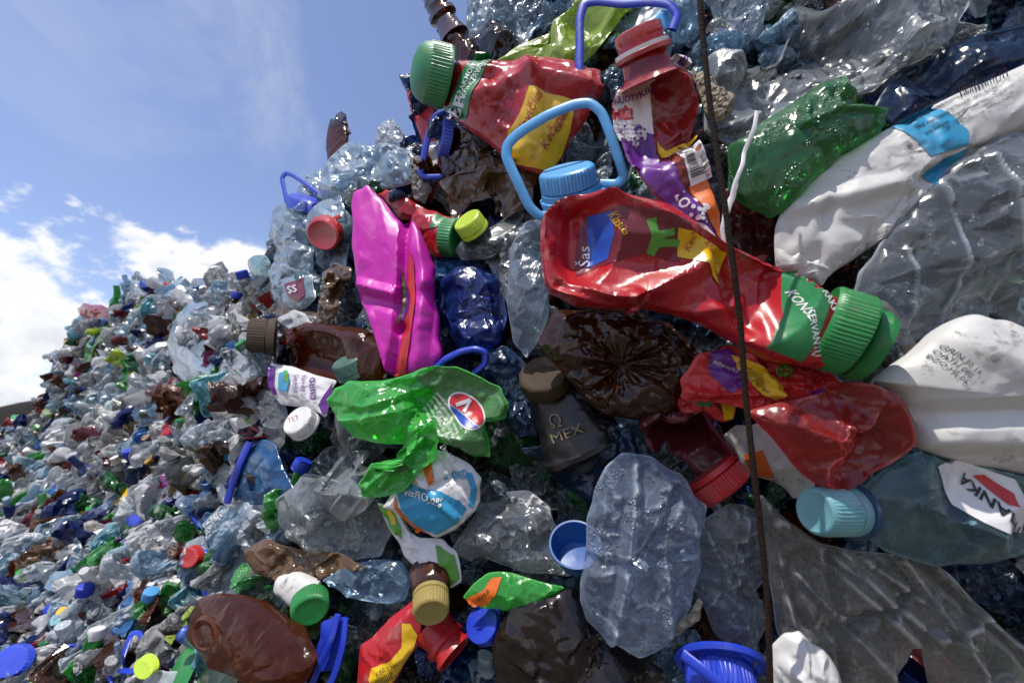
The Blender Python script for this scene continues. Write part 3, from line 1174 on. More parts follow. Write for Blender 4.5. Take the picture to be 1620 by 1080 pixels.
def ketchup_top():
    t = T('ketchup_bottle', 'crushed red sauce bottle whose domed green cap juts out against the sky', 'bottle', (800, 185), 5, 'crushed red sauce bottles', 'the topmost red sauce bottle')
    s = t.blob('body', [(702, 122), (722, 97), (760, 98), (800, 98), (850, 92), (905, 97), (950, 112), (953, 150), (925, 195), (895, 240), (868, 280), (840, 272), (795, 248), (765, 222), (735, 200), (705, 170)], RED, 42,
               center=(815, 178), dents=5, deep=(.08, .16), cr=(30, 8, .4, .6), ridges=[(750, 170, 830, 140, 18, 12), (830, 95, 845, 200, 16, 12), (850, 140, 950, 150, 26, 14), (780, 140, 815, 230, 16, -10), (735, 200, 800, 250, 14, 8)])
    g = t.patch('front_label', s, [(754, 93), (781, 97), (768, 130), (738, 199), (707, 182), (722, 152)], L_GREEN)
    t.text(s, 'BE', (727, 198), 27, 62, L_WHITE, parent=g, bold=.02)
    t.text(s, 'KRAKMOLO', (729, 172), 11.5, 62, L_WHITE, parent=g, bold=.01)
    t.text(s, 'KONSERVANTŲ', (739, 176), 11.5, 62, L_WHITE, parent=g, bold=.01)
    for i in range(4):
        t.text(s, 'pomidorų padažas be priedų', (772 + i * 6, 214 + i * 3), 6, 62, L_WINE)
    y = t.patch('back_label', s, [(835, 166), (868, 172), (906, 176), (900, 215), (888, 250), (869, 276), (830, 266), (796, 254), (804, 220), (822, 200)], L_YELLOW)
    t.text(s, 'slavičius', (826, 233), 19, 62, L_RED, parent=y, shear=.3)
    t.text(s, 'Kečupas', (862, 252), 19, 62, L_RED, parent=y, shear=.3)
    t.text(s, 'Klasikinis', (880, 225), 11, 62, L_WINE, parent=y)
    ax = (-.93, .12, .34)
    c = t.lathe('cap', (708, 125, 2), ax, [(0, 34), (0, 46), (4, 47), (8, 46, 1), (32, 45, 1), (34, 44), (43, 41), (51, 33), (56, 18), (57, 1)], GREENCAP, 200, 56, .018)
    t.tube('cap_latch', [(683, 118, 42), (676, 104, 40), (682, 88, 36), (692, 92, 38), (693, 106, 42), (684, 118, 44)], 2.4, GREENCAP, 40, 8, parent=c)


def ketchup_main():
    t = T('ketchup_bottle', 'largest red sauce bottle, with a blue and yellow label and an open green cap', 'bottle', (1060, 430), 9, 'crushed red sauce bottles', 'the largest red sauce bottle')
    s = t.loft('body', [(868, 402, 64), (905, 400, 88), (960, 400, 94), (1020, 408, 88), (1075, 430, 74), (1130, 455, 66), (1190, 482, 70), (1250, 503, 74), (1305, 522, 66)], RED, T=.62, tmax=52, nu=170, nv=120, e=.62, end=.15,
               dents=3, deep=(.05, .10), cr=(26, 5, .3),
               ridges=[(866, 470, 985, 478, 20, 20), (985, 478, 1100, 420, 24, 22), (900, 420, 1060, 425, 38, -20), (880, 330, 960, 312, 18, 14), (960, 312, 1080, 372, 18, 16), (905, 345, 905, 420, 14, -10),
                       (1130, 410, 1165, 525, 13, -16), (1060, 505, 1170, 480, 14, 10), (1210, 430, 1190, 560, 15, 9), (880, 455, 1000, 500, 8, -12)])
    g = t.patch('front_label', s, [(1243, 428), (1288, 447), (1280, 480), (1247, 572), (1188, 549), (1226, 500)], L_GREEN)
    t.text(s, 'BE', (1256, 436), 25, -66, L_WHITE, parent=g, bold=.02)
    t.text(s, 'KRAKMOLO', (1262, 456), 15, -64, L_WHITE, parent=g, bold=.012)
    t.text(s, 'KONSERVANTŲ', (1237, 462), 14.5, -78, L_WHITE, parent=g, bold=.012)
    w = t.patch('back_label', s, [(928, 340), (980, 338), (1035, 352), (1075, 364), (1062, 420), (1005, 408), (945, 424), (910, 438), (914, 372)], L_WINE, off=1.6)
    t.patch('blue_panel', s, [(931, 340), (962, 342), (965, 376), (958, 412), (928, 424), (930, 380)], L_BLUE, off=2.6, parent=w)
    t.text(s, 'Šas', (934, 422), 27, 90, L_WHITE, parent=w, off=4)
    t.text(s, 'Klasika', (956, 346), 15, -62, L_YELLOW, parent=w, off=4, shear=.3)
    p = t.patch('pepper_picture', s, [(1008, 360), (1022, 358), (1026, 378), (1050, 372), (1052, 382), (1032, 388), (1062, 388), (1060, 398), (1030, 400), (1024, 412), (1012, 408), (1016, 385)], L_PGREEN, off=3, parent=w)
    y = t.patch('yellow_label', s, [(1056, 372), (1100, 382), (1144, 403), (1138, 430), (1128, 455), (1100, 425), (1060, 412)], L_YELLOW, off=2.2)
    t.text(s, 'slavičius', (1103, 388), 17, -62, L_RED, parent=y, shear=.3)
    t.text(s, 'Keč', (1078, 406), 15, 70, L_RED, parent=y, shear=.3)
    c = t.lathe('cap', (1302, 517, 0), (.83, -.36, .42), [(0, 40), (-6, 63), (0, 66), (8, 64, 1), (42, 62, 1), (46, 60), (46, 54), (30, 52)], GREENCAP, 220, 64, .016, cap1=True)
    t.lathe('flip_lid', (1358, 543, 0), (.80, -.40, .44), [(0, 52), (0, 58), (14, 58), (24, 52), (24, 1)], GREENCAP, 64, parent=c)


def magenta():
    t = T('detergent_jug', 'flattened magenta jug standing on end with a narrow red side panel', 'jug', (630, 450), 6, None, 'the magenta jug')
    s = t.blob('body', [(557, 330), (562, 304), (583, 293), (606, 316), (628, 346), (640, 356), (652, 348), (668, 370), (680, 400), (689, 425), (688, 470), (696, 520), (701, 560), (682, 585), (642, 596), (614, 591), (604, 560), (584, 500), (567, 450), (559, 390)],
               MAGENTA, 28, 110, 170, center=(628, 455), square=.28, ridges=[(645, 352, 643, 470, 9, -17), (643, 470, 640, 520, 13, -16), (640, 520, 622, 592, 10, -12), (572, 452, 640, 470, 12, 9), (574, 470, 638, 486, 14, -8), (600, 330, 602, 430, 30, -5), (664, 360, 676, 450, 14, 10), (676, 450, 664, 580, 16, 10), (590, 500, 615, 585, 9, 7)],
               rough=1.0, cr=(20, 3.2, .35, .75))
    p = t.patch('side_panel', s, [(652, 398), (660, 420), (664, 480), (655, 540), (645, 592), (628, 594), (640, 540), (646, 480)], L_RED, 2.5)
    t.patch('sticker', s, [(641, 430), (645, 448), (654, 470), (652, 490), (640, 512), (637, 500), (645, 480)], L_PURPLE, 3.5)
    t.patch('sticker_edge', s, [(640, 428), (644, 446), (646, 478), (640, 496), (636, 514), (634, 512), (640, 480)], L_GOLD, 4.2)


def juice():
    t = T('juice_bottle', 'flattened juice bottle in a white and purple printed sleeve with bare red neck', 'bottle', (1055, 225), 8, None, 'the purple sleeved juice bottle')
    s = t.blob('body', [(978, 140), (1000, 122), (1060, 92), (1090, 110), (1106, 150), (1100, 200), (1092, 236), (1118, 280), (1140, 338), (1142, 392), (1122, 390), (1080, 355), (1030, 300), (992, 255), (972, 205), (968, 168)], REDF, 30, 96, 140,
               center=(1048, 210), dents=3, deep=(.05, .12), cr=(22, 4, .4), ridges=[(1025, 130, 1045, 255, 9, 6), (1045, 255, 1095, 235, 8, -10), (1060, 290, 1130, 390, 10, 7)])
    w = t.patch('sleeve', s, [(978, 142), (1000, 132), (1026, 126), (1031, 150), (1036, 180), (1040, 205), (1020, 216), (982, 220), (972, 200), (969, 170)], L_WHITE, 1.8)
    t.patch('sleeve_top', s, [(1023, 116), (1060, 93), (1088, 98), (1090, 108), (1062, 110), (1036, 128), (1026, 135)], L_WHITE, 2.2)
    u = t.patch('purple_band', s, [(983, 216), (1038, 203), (1045, 252), (1060, 262), (1068, 290), (1104, 330), (1130, 372), (1135, 392), (1120, 386), (1080, 352), (1030, 298), (994, 252)], L_PURPLE, 2.0)
    t.patch('yellow_band', s, [(1045, 215), (1060, 232), (1095, 222), (1092, 236), (1068, 242), (1050, 246)], L_YELLOW, 2.0)
    t.patch('orange_band', s, [(1094, 238), (1118, 280), (1138, 338), (1140, 380), (1112, 338), (1085, 300), (1110, 288)], L_ORANGE, 2.0)
    b = t.patch('barcode_panel', s, [(1067, 243), (1096, 232), (1121, 284), (1088, 300)], L_WHITE, 3.2)
    rs = np.random.RandomState(4)
    q = 0.06
    while q < .78:
        a = rs.uniform(.012, .035)
        e = [np.array([1071, 246]) + q * np.array([20, 53]), np.array([1071, 246]) + (q + a) * np.array([20, 53])]
        dd = np.array([22, -9])
        t.patch('barcode_bar', s, [tuple(e[0]), tuple(e[0] + dd), tuple(e[1] + dd), tuple(e[1])], L_BLACK, 4.2, 8, parent=b)
        q += a + rs.uniform(.016, .035)
    for i in range(26):
        px, py = 985 + rs.rand() * 52, 190 + rs.rand() * 34
        r = 1.5 + 1.6 * rs.rand()
        t.patch('dot', s, [(px + r * math.cos(k), py + r * math.sin(k)) for k in np.linspace(0, 6.28, 8)[:-1]], L_WHITE if py > 206 else L_PURPLE, 3.2, 9, parent=u)
    for i in range(16):
        px, py = 1088 + rs.rand() * 26, 328 + rs.rand() * 26
        r = 2.2 + 2 * rs.rand()
        t.patch('dot', s, [(px + r * math.cos(k), py + r * math.sin(k)) for k in np.linspace(0, 6.28, 8)[:-1]], L_WHITE, 3.2, 9, parent=u)
    t.patch('white_end', s, [(1092, 352), (1112, 360), (1140, 384), (1141, 392), (1120, 389), (1090, 362)], L_WHITE, 3.4)
    t.text(s, 'NUOTYKIŲ!', (973, 164), 12.5, 18, L_PURPLE, parent=w, bold=.02)
    t.text(s, 'MĖ!', (970, 187), 22, 8, L_RED, parent=w, bold=.05)
    t.text(s, 'LAINĖK 100', (1024, 132), 12.5, 24, L_PURPLE, bold=.03, off=5)
    for i, q in enumerate(('kviečia su nuotyk', 'registruok kodą ir', 'laimėk kas dieną')):
        t.text(s, q, (972, 196 + i * 7), 6.5, 5, L_PURPLE, parent=w)
    t.text(s, 'EXTRA SUKTI', (1062, 228), 8, 15, L_WINE, off=4)
    t.text(s, 'LO', (1064, 312), 19, -62, L_WHITE, parent=u, bold=.03, off=4)
    ax = (-.34, .88, .30)
    n = t.lathe('neck', (1026, 132, 6), ax, [(0, 46), (8, 40), (20, 36), (34, 34), (36, 42), (42, 43), (46, 36), (54, 35), (58, 34), (62, 36), (74, 35), (76, 30), (40, 28)], REDF, 72)
    t.lathe('neck_ring', (1012, 97, 18), ax, [(0, 36), (0, 41), (9, 41), (9, 36)], WHITEC, 72, parent=n)


def handles_top():
    t = T('clear_jug', 'big clear water jug behind the juice bottle, with a dark blue carry handle above it', 'jug', (990, 210), -1, None, 'the jug with the dark blue handle')
    s = t.blob('body', [(900, 270), (914, 205), (945, 155), (975, 112), (1040, 100), (1070, 180), (1075, 260), (1060, 330), (1000, 330), (935, 315)], CLEAR, 34, center=(990, 220), dents=5, cr=(34, 5, .4))
    t.lathe('cap', (1020, 70, 6), (-.5, .75, .35), [(0, 30), (0, 44), (20, 44), (24, 40), (24, 1)], SKYCAP, 72)
    t.tube('carry_handle', [(1046, 82, 50), (1052, 62, 52), (1040, 46, 52), (1015, 40, 50), (975, 40, 48), (938, 34, 46), (918, 38, 46), (911, 62, 46), (911, 100, 46), (910, 135, 46), (918, 150, 44), (935, 154, 36), (945, 152, 28)], 6.6, BLUECAP, 110, 12, .55)
    t = T('clear_jug', 'clear jug with a sky blue screw cap and open sky blue carry handle', 'jug', (880, 300), 6, None, 'the sky blue capped jug')
    t.blob('body', [(806, 400), (830, 352), (870, 330), (905, 330), (890, 380), (868, 440), (868, 500), (838, 572), (812, 540), (800, 470)], CLEAR, 26, center=(842, 430), dents=3, cr=(30, 5, .4))
    t.lathe('neck_collar', (905, 318, 8), (-.22, .83, .5), [(0, 40), (0, 50), (7, 51), (9, 46), (9, 40), (0, 40)], SKYCAP, 72, cap0=False, cap1=False)
    t.cap((900, 312, 14), (-.22, .83, .5), 43, 40, SKYCAP, n=52)
    t.tube('carry_handle', [(862, 330, 24), (868, 345, 20), (852, 348, 26), (836, 335, 32), (818, 300, 40), (802, 265, 44), (805, 246, 46), (825, 228, 48), (862, 207, 50), (900, 192, 50), (924, 190, 50), (942, 204, 48), (956, 235, 44), (970, 268, 36), (979, 290, 28), (970, 300, 24), (945, 298, 20)], 7.6, SKYCAP, 120, 12, .55)


def whites():
    t = T('milk_bottle', 'long white bottle with a torn sky blue label, lying above the grey clear bottle', 'bottle', (1420, 290), 1.5, None, 'the long white bottle')
    s = t.blob('body', [(1226, 362), (1243, 325), (1290, 272), (1342, 240), (1402, 205), (1480, 165), (1560, 130), (1660, 88), (1670, 200), (1560, 236), (1492, 276), (1424, 340), (1382, 386), (1322, 428), (1300, 446), (1250, 440), (1228, 425)], WHITE, 34, 100, 170,
               center=(1440, 255), dents=2, deep=(.04, .08), cr=(40, 10, .4, .6), ridges=[(1250, 330, 1400, 300, 18, 10), (1380, 380, 1500, 270, 16, 14), (1300, 330, 1280, 420, 14, -8), (1440, 290, 1600, 220, 14, -12)])
    b = t.patch('label', s, [(1402, 206), (1430, 190), (1462, 174), (1482, 200), (1497, 222), (1496, 244), (1440, 262), (1424, 236)], L_SKY, 2)
    t.patch('torn_label', s, [(1440, 282), (1470, 262), (1502, 246), (1498, 272), (1470, 300), (1442, 318), (1450, 300)], L_SKY, 2)
    for i, (tx, px, py) in enumerate([('purškiamas valiklis', 1424, 204), ('prieš naudojimą', 1430, 216), ('gerai suplakti', 1437, 227)]):
        t.text(s, tx, (px, py), 8, 28, L_BLACK, parent=b)
    for i in range(4):
        t.text(s, 'Ingredientai: vanduo, druska', (1470 + i * 5, 178 + i * 11), 8, 26, L_BLACK)
    t.text(s, 'IIIIIIIIIIIIIIIII', (1500, 165), 20, 24, L_BLACK)
    t.patch('recycling_mark', s, [(1595, 190), (1612, 178), (1630, 178), (1630, 190), (1608, 196)], L_PGREEN, 2.5)
    t = T('plastic_scrap', 'torn off white bottle end under the long white bottle', 'bottle piece', (1270, 425), 3)
    t.blob('base', [(1226, 395), (1245, 392), (1275, 412), (1312, 407), (1314, 432), (1300, 452), (1262, 440), (1228, 424)], WHITE, 14, 40, 70, cr=(14, 3, .4))
    t = T('milk_jug', 'white milk jug lying on its side with a printed date code', 'jug', (1530, 620), 4, None, 'the white jug with the date code')
    s = t.blob('body', [(1384, 602), (1440, 560), (1498, 512), (1540, 497), (1585, 506), (1680, 540), (1690, 770), (1600, 746), (1535, 735), (1450, 708), (1442, 668), (1420, 622)], WHITE, 52, 96, 140, center=(1550, 620), square=.4,
               dents=1, deep=(.04, .06), cr=(16, 7, .3, .8), ridges=[(1450, 650, 1620, 640, 22, -16), (1440, 690, 1620, 690, 22, 10), (1500, 540, 1620, 600, 30, 8)])
    for i, tx in enumerate(['GRIN 30 16', 'OATU 080', 'PZO HE 06']):
        t.text(s, tx, (1462 - i * 9, 548 + i * 7.5), 11, -50, L_BLUE if 0 else L_BLACK, off=3.5)
    t = T('jug_handle', 'dirty white carry handle lying behind the open green cap', 'handle', (1390, 505), 1)
    t.tube('handle', [(1335, 484, 0), (1362, 478, 6), (1388, 488, 10), (1412, 515, 8), (1436, 548, 2), (1452, 575, -4)], 11, CREAM, 60, 12, .7)
    t = T('milk_bottle', 'soiled white bottle with an orange patch, behind the dark wire', 'bottle', (1210, 720), -1)
    s = t.blob('body', [(1145, 690), (1165, 672), (1205, 668), (1250, 690), (1285, 740), (1290, 790), (1255, 788), (1225, 762), (1160, 740)], WHITE, 22, 60, 80, cr=(16, 4, .4))
    t.patch('orange_patch', s, [(1170, 716), (1195, 706), (1205, 730), (1216, 752), (1190, 752), (1178, 738)], L_ORANGE, 2)
    t = T('white_carton', 'broken white tub with brown dirt in its creases, at the foot of the wire', 'tub', (1265, 1050), 9)
    t.blob('body', [(1222, 1020), (1240, 1002), (1265, 998), (1300, 1025), (1325, 1060), (1335, 1110), (1215, 1110), (1216, 1060)], WHITE, 30, 60, 90, center=(1268, 1060), cr=(16, 10, .4, .4), ridges=[(1235, 1040, 1300, 1100, 12, 14)])


def clears():
    L = [
        ('clear_bottle', 'long clear crumpled bottle stretching to the top corner above the green bottle', 'bottle', CLEARG, [(1125, 82), (1180, 72), (1240, 20), (1275, -30), (1580, -30), (1535, 40), (1472, 86), (1400, 112), (1300, 152), (1232, 190), (1165, 224), (1122, 200)], 32, (1290, 90), 0, (50, 8, .5), 'the long clear bottle'),
        ('clear_bottle', 'clear bottle shoulder behind the top of the wire', 'bottle', CLEARB, [(955, 70), (1005, 5), (1060, -25), (1120, -25), (1118, 60), (1125, 120), (1112, 175), (1062, 110), (1000, 60)], 30, None, -3, (30, 5, .4), None),
        ('clear_bottle', 'glossy clear bottle in the dark hollow right of the wire top', 'bottle', CLEAR, [(1118, -25), (1225, -25), (1205, 50), (1170, 85), (1128, 70)], 26, None, -4, (24, 6, .5), None),
        ('water_bottle', 'dark blue bottle in shade above the long white bottle', 'bottle', NAVY, [(1385, 168), (1420, 112), (1480, 82), (1560, 50), (1660, 20), (1660, 110), (1560, 132), (1480, 172), (1422, 198)], 26, None, -3, (40, 4, .4), 'the dark blue bottle'),
        ('clear_bottle', 'large grey clear bottle with white seams between the white bottle and the white jug', 'bottle', CLEARM, [(1352, 472), (1364, 430), (1400, 380), (1460, 312), (1520, 252), (1580, 216), (1680, 185), (1690, 530), (1560, 516), (1482, 532), (1440, 552), (1398, 522)], 40, (1520, 390), 2, (26, 6, .45), 'the large grey clear bottle'),
        ('clear_bottle', 'clear bottle dented flat under the lime cap', 'bottle', CLEARG, [(718, 392), (760, 364), (820, 342), (848, 352), (826, 430), (812, 482), (800, 476), (770, 424), (735, 418)], 22, None, 2, (22, 5, .4), None),
        ('clear_bottle', 'clear bottle with rows of water droplets, tallest in front, under the red bottle cap', 'bottle', CLEARD, [(918, 950), (924, 890), (928, 820), (940, 775), (958, 738), (985, 716), (1030, 722), (1075, 748), (1100, 785), (1118, 800), (1108, 850), (1108, 900), (1092, 960), (1052, 1020), (1010, 1040), (960, 1012), (928, 980)], 44, (1012, 880), 7, (26, 7, .45), 'the clear bottle full of droplets'),
        ('clear_bottle', 'slate blue crumpled film bottle below the black bottle', 'bottle', NAVY, [(825, 712), (870, 706), (900, 680), (950, 662), (1002, 680), (1045, 722), (1012, 740), (962, 722), (940, 770), (930, 812), (870, 772)], 22, (935, 725), 1, (26, 5, .5), None),
        ('clear_film', 'big sheet of grey clear film spread below the white labelled bottle', 'film', DUSTY, [(1203, 782), (1240, 820), (1300, 860), (1345, 870), (1408, 876), (1440, 905), (1460, 950), (1455, 1000), (1424, 1060), (1400, 1110), (1290, 1110), (1230, 1000), (1214, 900)], 26, (1325, 970), 4, (46, 8, .5), 'the grey clear film'),
        ('clear_film', 'second grey film sheet running to the bottom corner', 'film', DUSTY, [(1408, 876), (1450, 880), (1505, 910), (1560, 970), (1660, 1050), (1660, 1120), (1480, 1120), (1455, 1010), (1440, 920)], 22, (1520, 1010), 3, (20, 9, .4), 'the corner film'),
        ('clear_bottle', 'flat clear bottle crumpled like paper, just before the wire', 'bottle', CLEARM, [(1098, 832), (1150, 800), (1182, 784), (1204, 802), (1213, 900), (1216, 985), (1182, 1046), (1130, 1000), (1100, 930)], 20, None, 4, (30, 5, .4), 'the flat clear bottle at the wire'),
        ('clear_bottle', 'yellowish clear bottle lying behind the small blue cup', 'bottle', CLEARM, [(714, 872), (760, 802), (802, 780), (862, 802), (922, 890), (900, 912), (830, 906), (762, 892)], 24, None, 3, (24, 5, .4), None),
        ('clear_bottle', 'big smoky clear bottle below the white capped bottle', 'bottle', CLEARG, [(434, 792), (480, 750), (540, 764), (592, 790), (626, 832), (602, 882), (540, 892), (480, 872), (440, 832)], 34, None, 4, (24, 5, .4), 'the smoky clear bottle'),
        ('clear_bottle', 'bluish clear bottle on its side above the red and yellow bottle', 'bottle', CLEARB, [(510, 918), (540, 898), (590, 886), (635, 888), (652, 915), (640, 950), (590, 952), (545, 940)], 24, None, 3, (16, 3, .4), None),
        ('clear_bag', 'pale clear bag bulging out over the far slope', 'bag', SKYB, [(268, 530), (280, 500), (300, 478), (322, 474), (340, 490), (345, 512), (358, 520), (360, 545), (350, 580), (340, 610), (310, 618), (285, 600), (272, 570)], 30, None, 8, (26, 3, .4), 'the pale clear bag'),
        ('clear_bottle', 'white clear bottle with pleated sides beside the brown capped bottle', 'bottle', CLEARW, [(346, 590), (352, 565), (378, 548), (408, 545), (432, 560), (434, 590), (425, 612), (390, 618), (352, 612)], 22, None, 3, (20, 3, .4), 'the pleated white clear bottle'),
        ('clear_bottle', 'ribbed pale blue bottle forming the crest under the upright brown bottle', 'bottle', SKYB, [(502, 312), (512, 262), (548, 226), (580, 230), (610, 226), (650, 238), (664, 260), (650, 290), (600, 300), (560, 312), (528, 318)], 26, None, 3, (30, 5, .5), 'the ribbed pale blue bottle'),
        ('clear_bag', 'crinkled clear bag sticking up on the crest', 'bag', CLEARW, [(592, 226), (598, 200), (620, 187), (632, 200), (648, 222), (640, 236), (612, 240)], 12, None, 0, (24, 3, .5), 'the crinkled bag on the crest'),
        ('water_bottle', 'pale clear bottle hanging over the edge of the crest', 'bottle', SKYB, [(424, 372), (432, 330), (455, 318), (490, 330), (500, 380), (495, 440), (470, 470), (440, 460), (428, 430), (440, 400)], 26, None, 1, (26, 4, .5), 'the hanging pale bottle'),
        ('water_bottle', 'pale clear bottle with its base up under the hanging pale bottle', 'bottle', SKYB, [(424, 430), (436, 414), (462, 420), (478, 470), (470, 490), (440, 490), (428, 470)], 18, None, 2, (16, 3, .4), None),
        ('water_bottle', 'clear bottle neck above the red cap', 'bottle', SKYB, [(482, 360), (486, 338), (506, 318), (538, 308), (545, 330), (548, 420), (530, 440), (515, 400), (500, 372)], 16, None, 3, (16, 3, .4), None),
        ('clear_bottle', 'pale clear bottle top leaning out on the crest beside the blue handle', 'bottle', SKYB, [(470, 300), (488, 274), (508, 266), (512, 300), (500, 330), (480, 330)], 14, None, -3, (14, 3, .4), None),
        ('clear_bottle', 'clear bottle side below the blue crushed bottle', 'bottle', NAVY, [(760, 560), (800, 545), (835, 580), (848, 640), (860, 690), (820, 690), (780, 650)], 20, None, 0, (26, 5, .5), None),
        ('clear_bag', 'light blue film bag against the sky behind the brown bottle', 'bag', SKYB, [(740, -25), (862, -25), (860, 30), (836, 62), (800, 92), (745, 102), (727, 78), (735, 40)], 16, None, -3, (40, 5, .5), 'the light blue film bag'),
        ('clear_film', 'torn clear piece with a ring pull above the smoky clear bottle', 'film', CLEARW, [(345, 810), (365, 795), (385, 785), (420, 795), (430, 815), (425, 845), (400, 830), (370, 850), (355, 835)], 8, None, 6, (14, 4, .4), None),
    ]
    for nm, lb, ct, mt, ol, th, cen, lift, cr, ref in L:
        o = np.array(ol, float)
        c = cen or tuple(o.mean(0))
        t = T(nm, lb, ct, c, lift, None, ref)
        big = (o.max(0) - o.min(0)).max()
        ex = {'the clear bottle full of droplets': dict(ridges=[(1000, 730, 962, 1010, 12, 16), (1066, 770, 1010, 860, 10, -14), (926, 880, 1104, 852, 12, -14), (1040, 860, 1050, 1000, 10, 9)], cr=(26, 16, .45, .6), dents=0),
              'the grey clear film': dict(ridges=[(1225, 820, 1440, 1010, 12, 16), (1300, 870, 1330, 1080, 12, -14), (1250, 900, 1400, 1060, 10, 12), (1360, 880, 1460, 950, 9, 10), (1212, 800, 1262, 1060, 9, 9), (1235, 818, 1450, 985, 10, 14), (1310, 990, 1440, 930, 12, -16), (1230, 900, 1270, 990, 12, -12), (1330, 870, 1400, 960, 8, 10)], cr=(18, 16, .25, .3)),
              'the corner film': dict(ridges=[(1425, 885, 1560, 1100, 10, 16), (1440, 880, 1630, 1060, 10, -14), (1470, 1000, 1560, 960, 12, 12)], cr=(16, 14, .25, .3)),
              'the large grey clear bottle': dict(ridges=[(1480, 300, 1500, 520, 8, 9), (1560, 250, 1590, 500, 8, 9), (1420, 400, 1440, 530, 8, 8), (1500, 440, 1620, 400, 14, -10)], cr=(18, 18, .4, .55)),
              'the long clear bottle': dict(ridges=[(1160, 200, 1500, 30, 10, 14), (1150, 120, 1420, -10, 12, 12), (1200, 90, 1260, 170, 10, -12), (1330, 10, 1370, 110, 10, -10)], cr=(26, 24, .4, .35), dents=3, deep=(.04, .09)),
              'the flat clear bottle at the wire': dict(ridges=[(1110, 830, 1190, 1020, 9, 10), (1100, 900, 1210, 880, 9, -9), (1180, 800, 1150, 960, 8, 8)], cr=(16, 16, .4, .35))}.get(ref, {})
        kw = dict(cr=(int(cr[0] * .8), cr[1] * 2.6, cr[2] * .9), dents=0 if mt is DUSTY or big < 100 else 3, deep=(.04, .10))
        kw.update(ex)
        t.blob('body', ol, mt, th, 110 if big > 200 else 72, 160 if big > 200 else 100, center=cen, **kw)


def extras():
    t = T('brown_film', 'loose dark brown film flap between the star based bottle and the swirl wrapper', 'film', (1075, 555), 2)
    t.blob('film', [(1030, 505), (1060, 512), (1095, 545), (1122, 585), (1110, 606), (1070, 600), (1045, 560)], BROWN, 10, 70, 100, cr=(22, 7, .5))
    t = T('foil_wrapper', 'torn silver foil wrapper with black print beside the small blue cup', 'wrapper', (850, 815), 2)
    s = t.blob('wrapper', [(800, 778), (838, 776), (868, 800), (876, 832), (850, 848), (838, 820), (812, 800)], SILVER, 7, 60, 90, cr=(26, 5, .5))
    t.patch('black_print', s, [(845, 812), (862, 808), (868, 826), (852, 836)], L_BLACK, 2)
    t = T('clear_film', 'thin blue grey film drooping over the black bottle shoulder', 'film', (800, 600), -1)
    t.blob('film', [(772, 560), (800, 548), (826, 575), (838, 620), (826, 660), (800, 640), (780, 605)], CLEARB, 10, 70, 100, cr=(26, 6, .5))


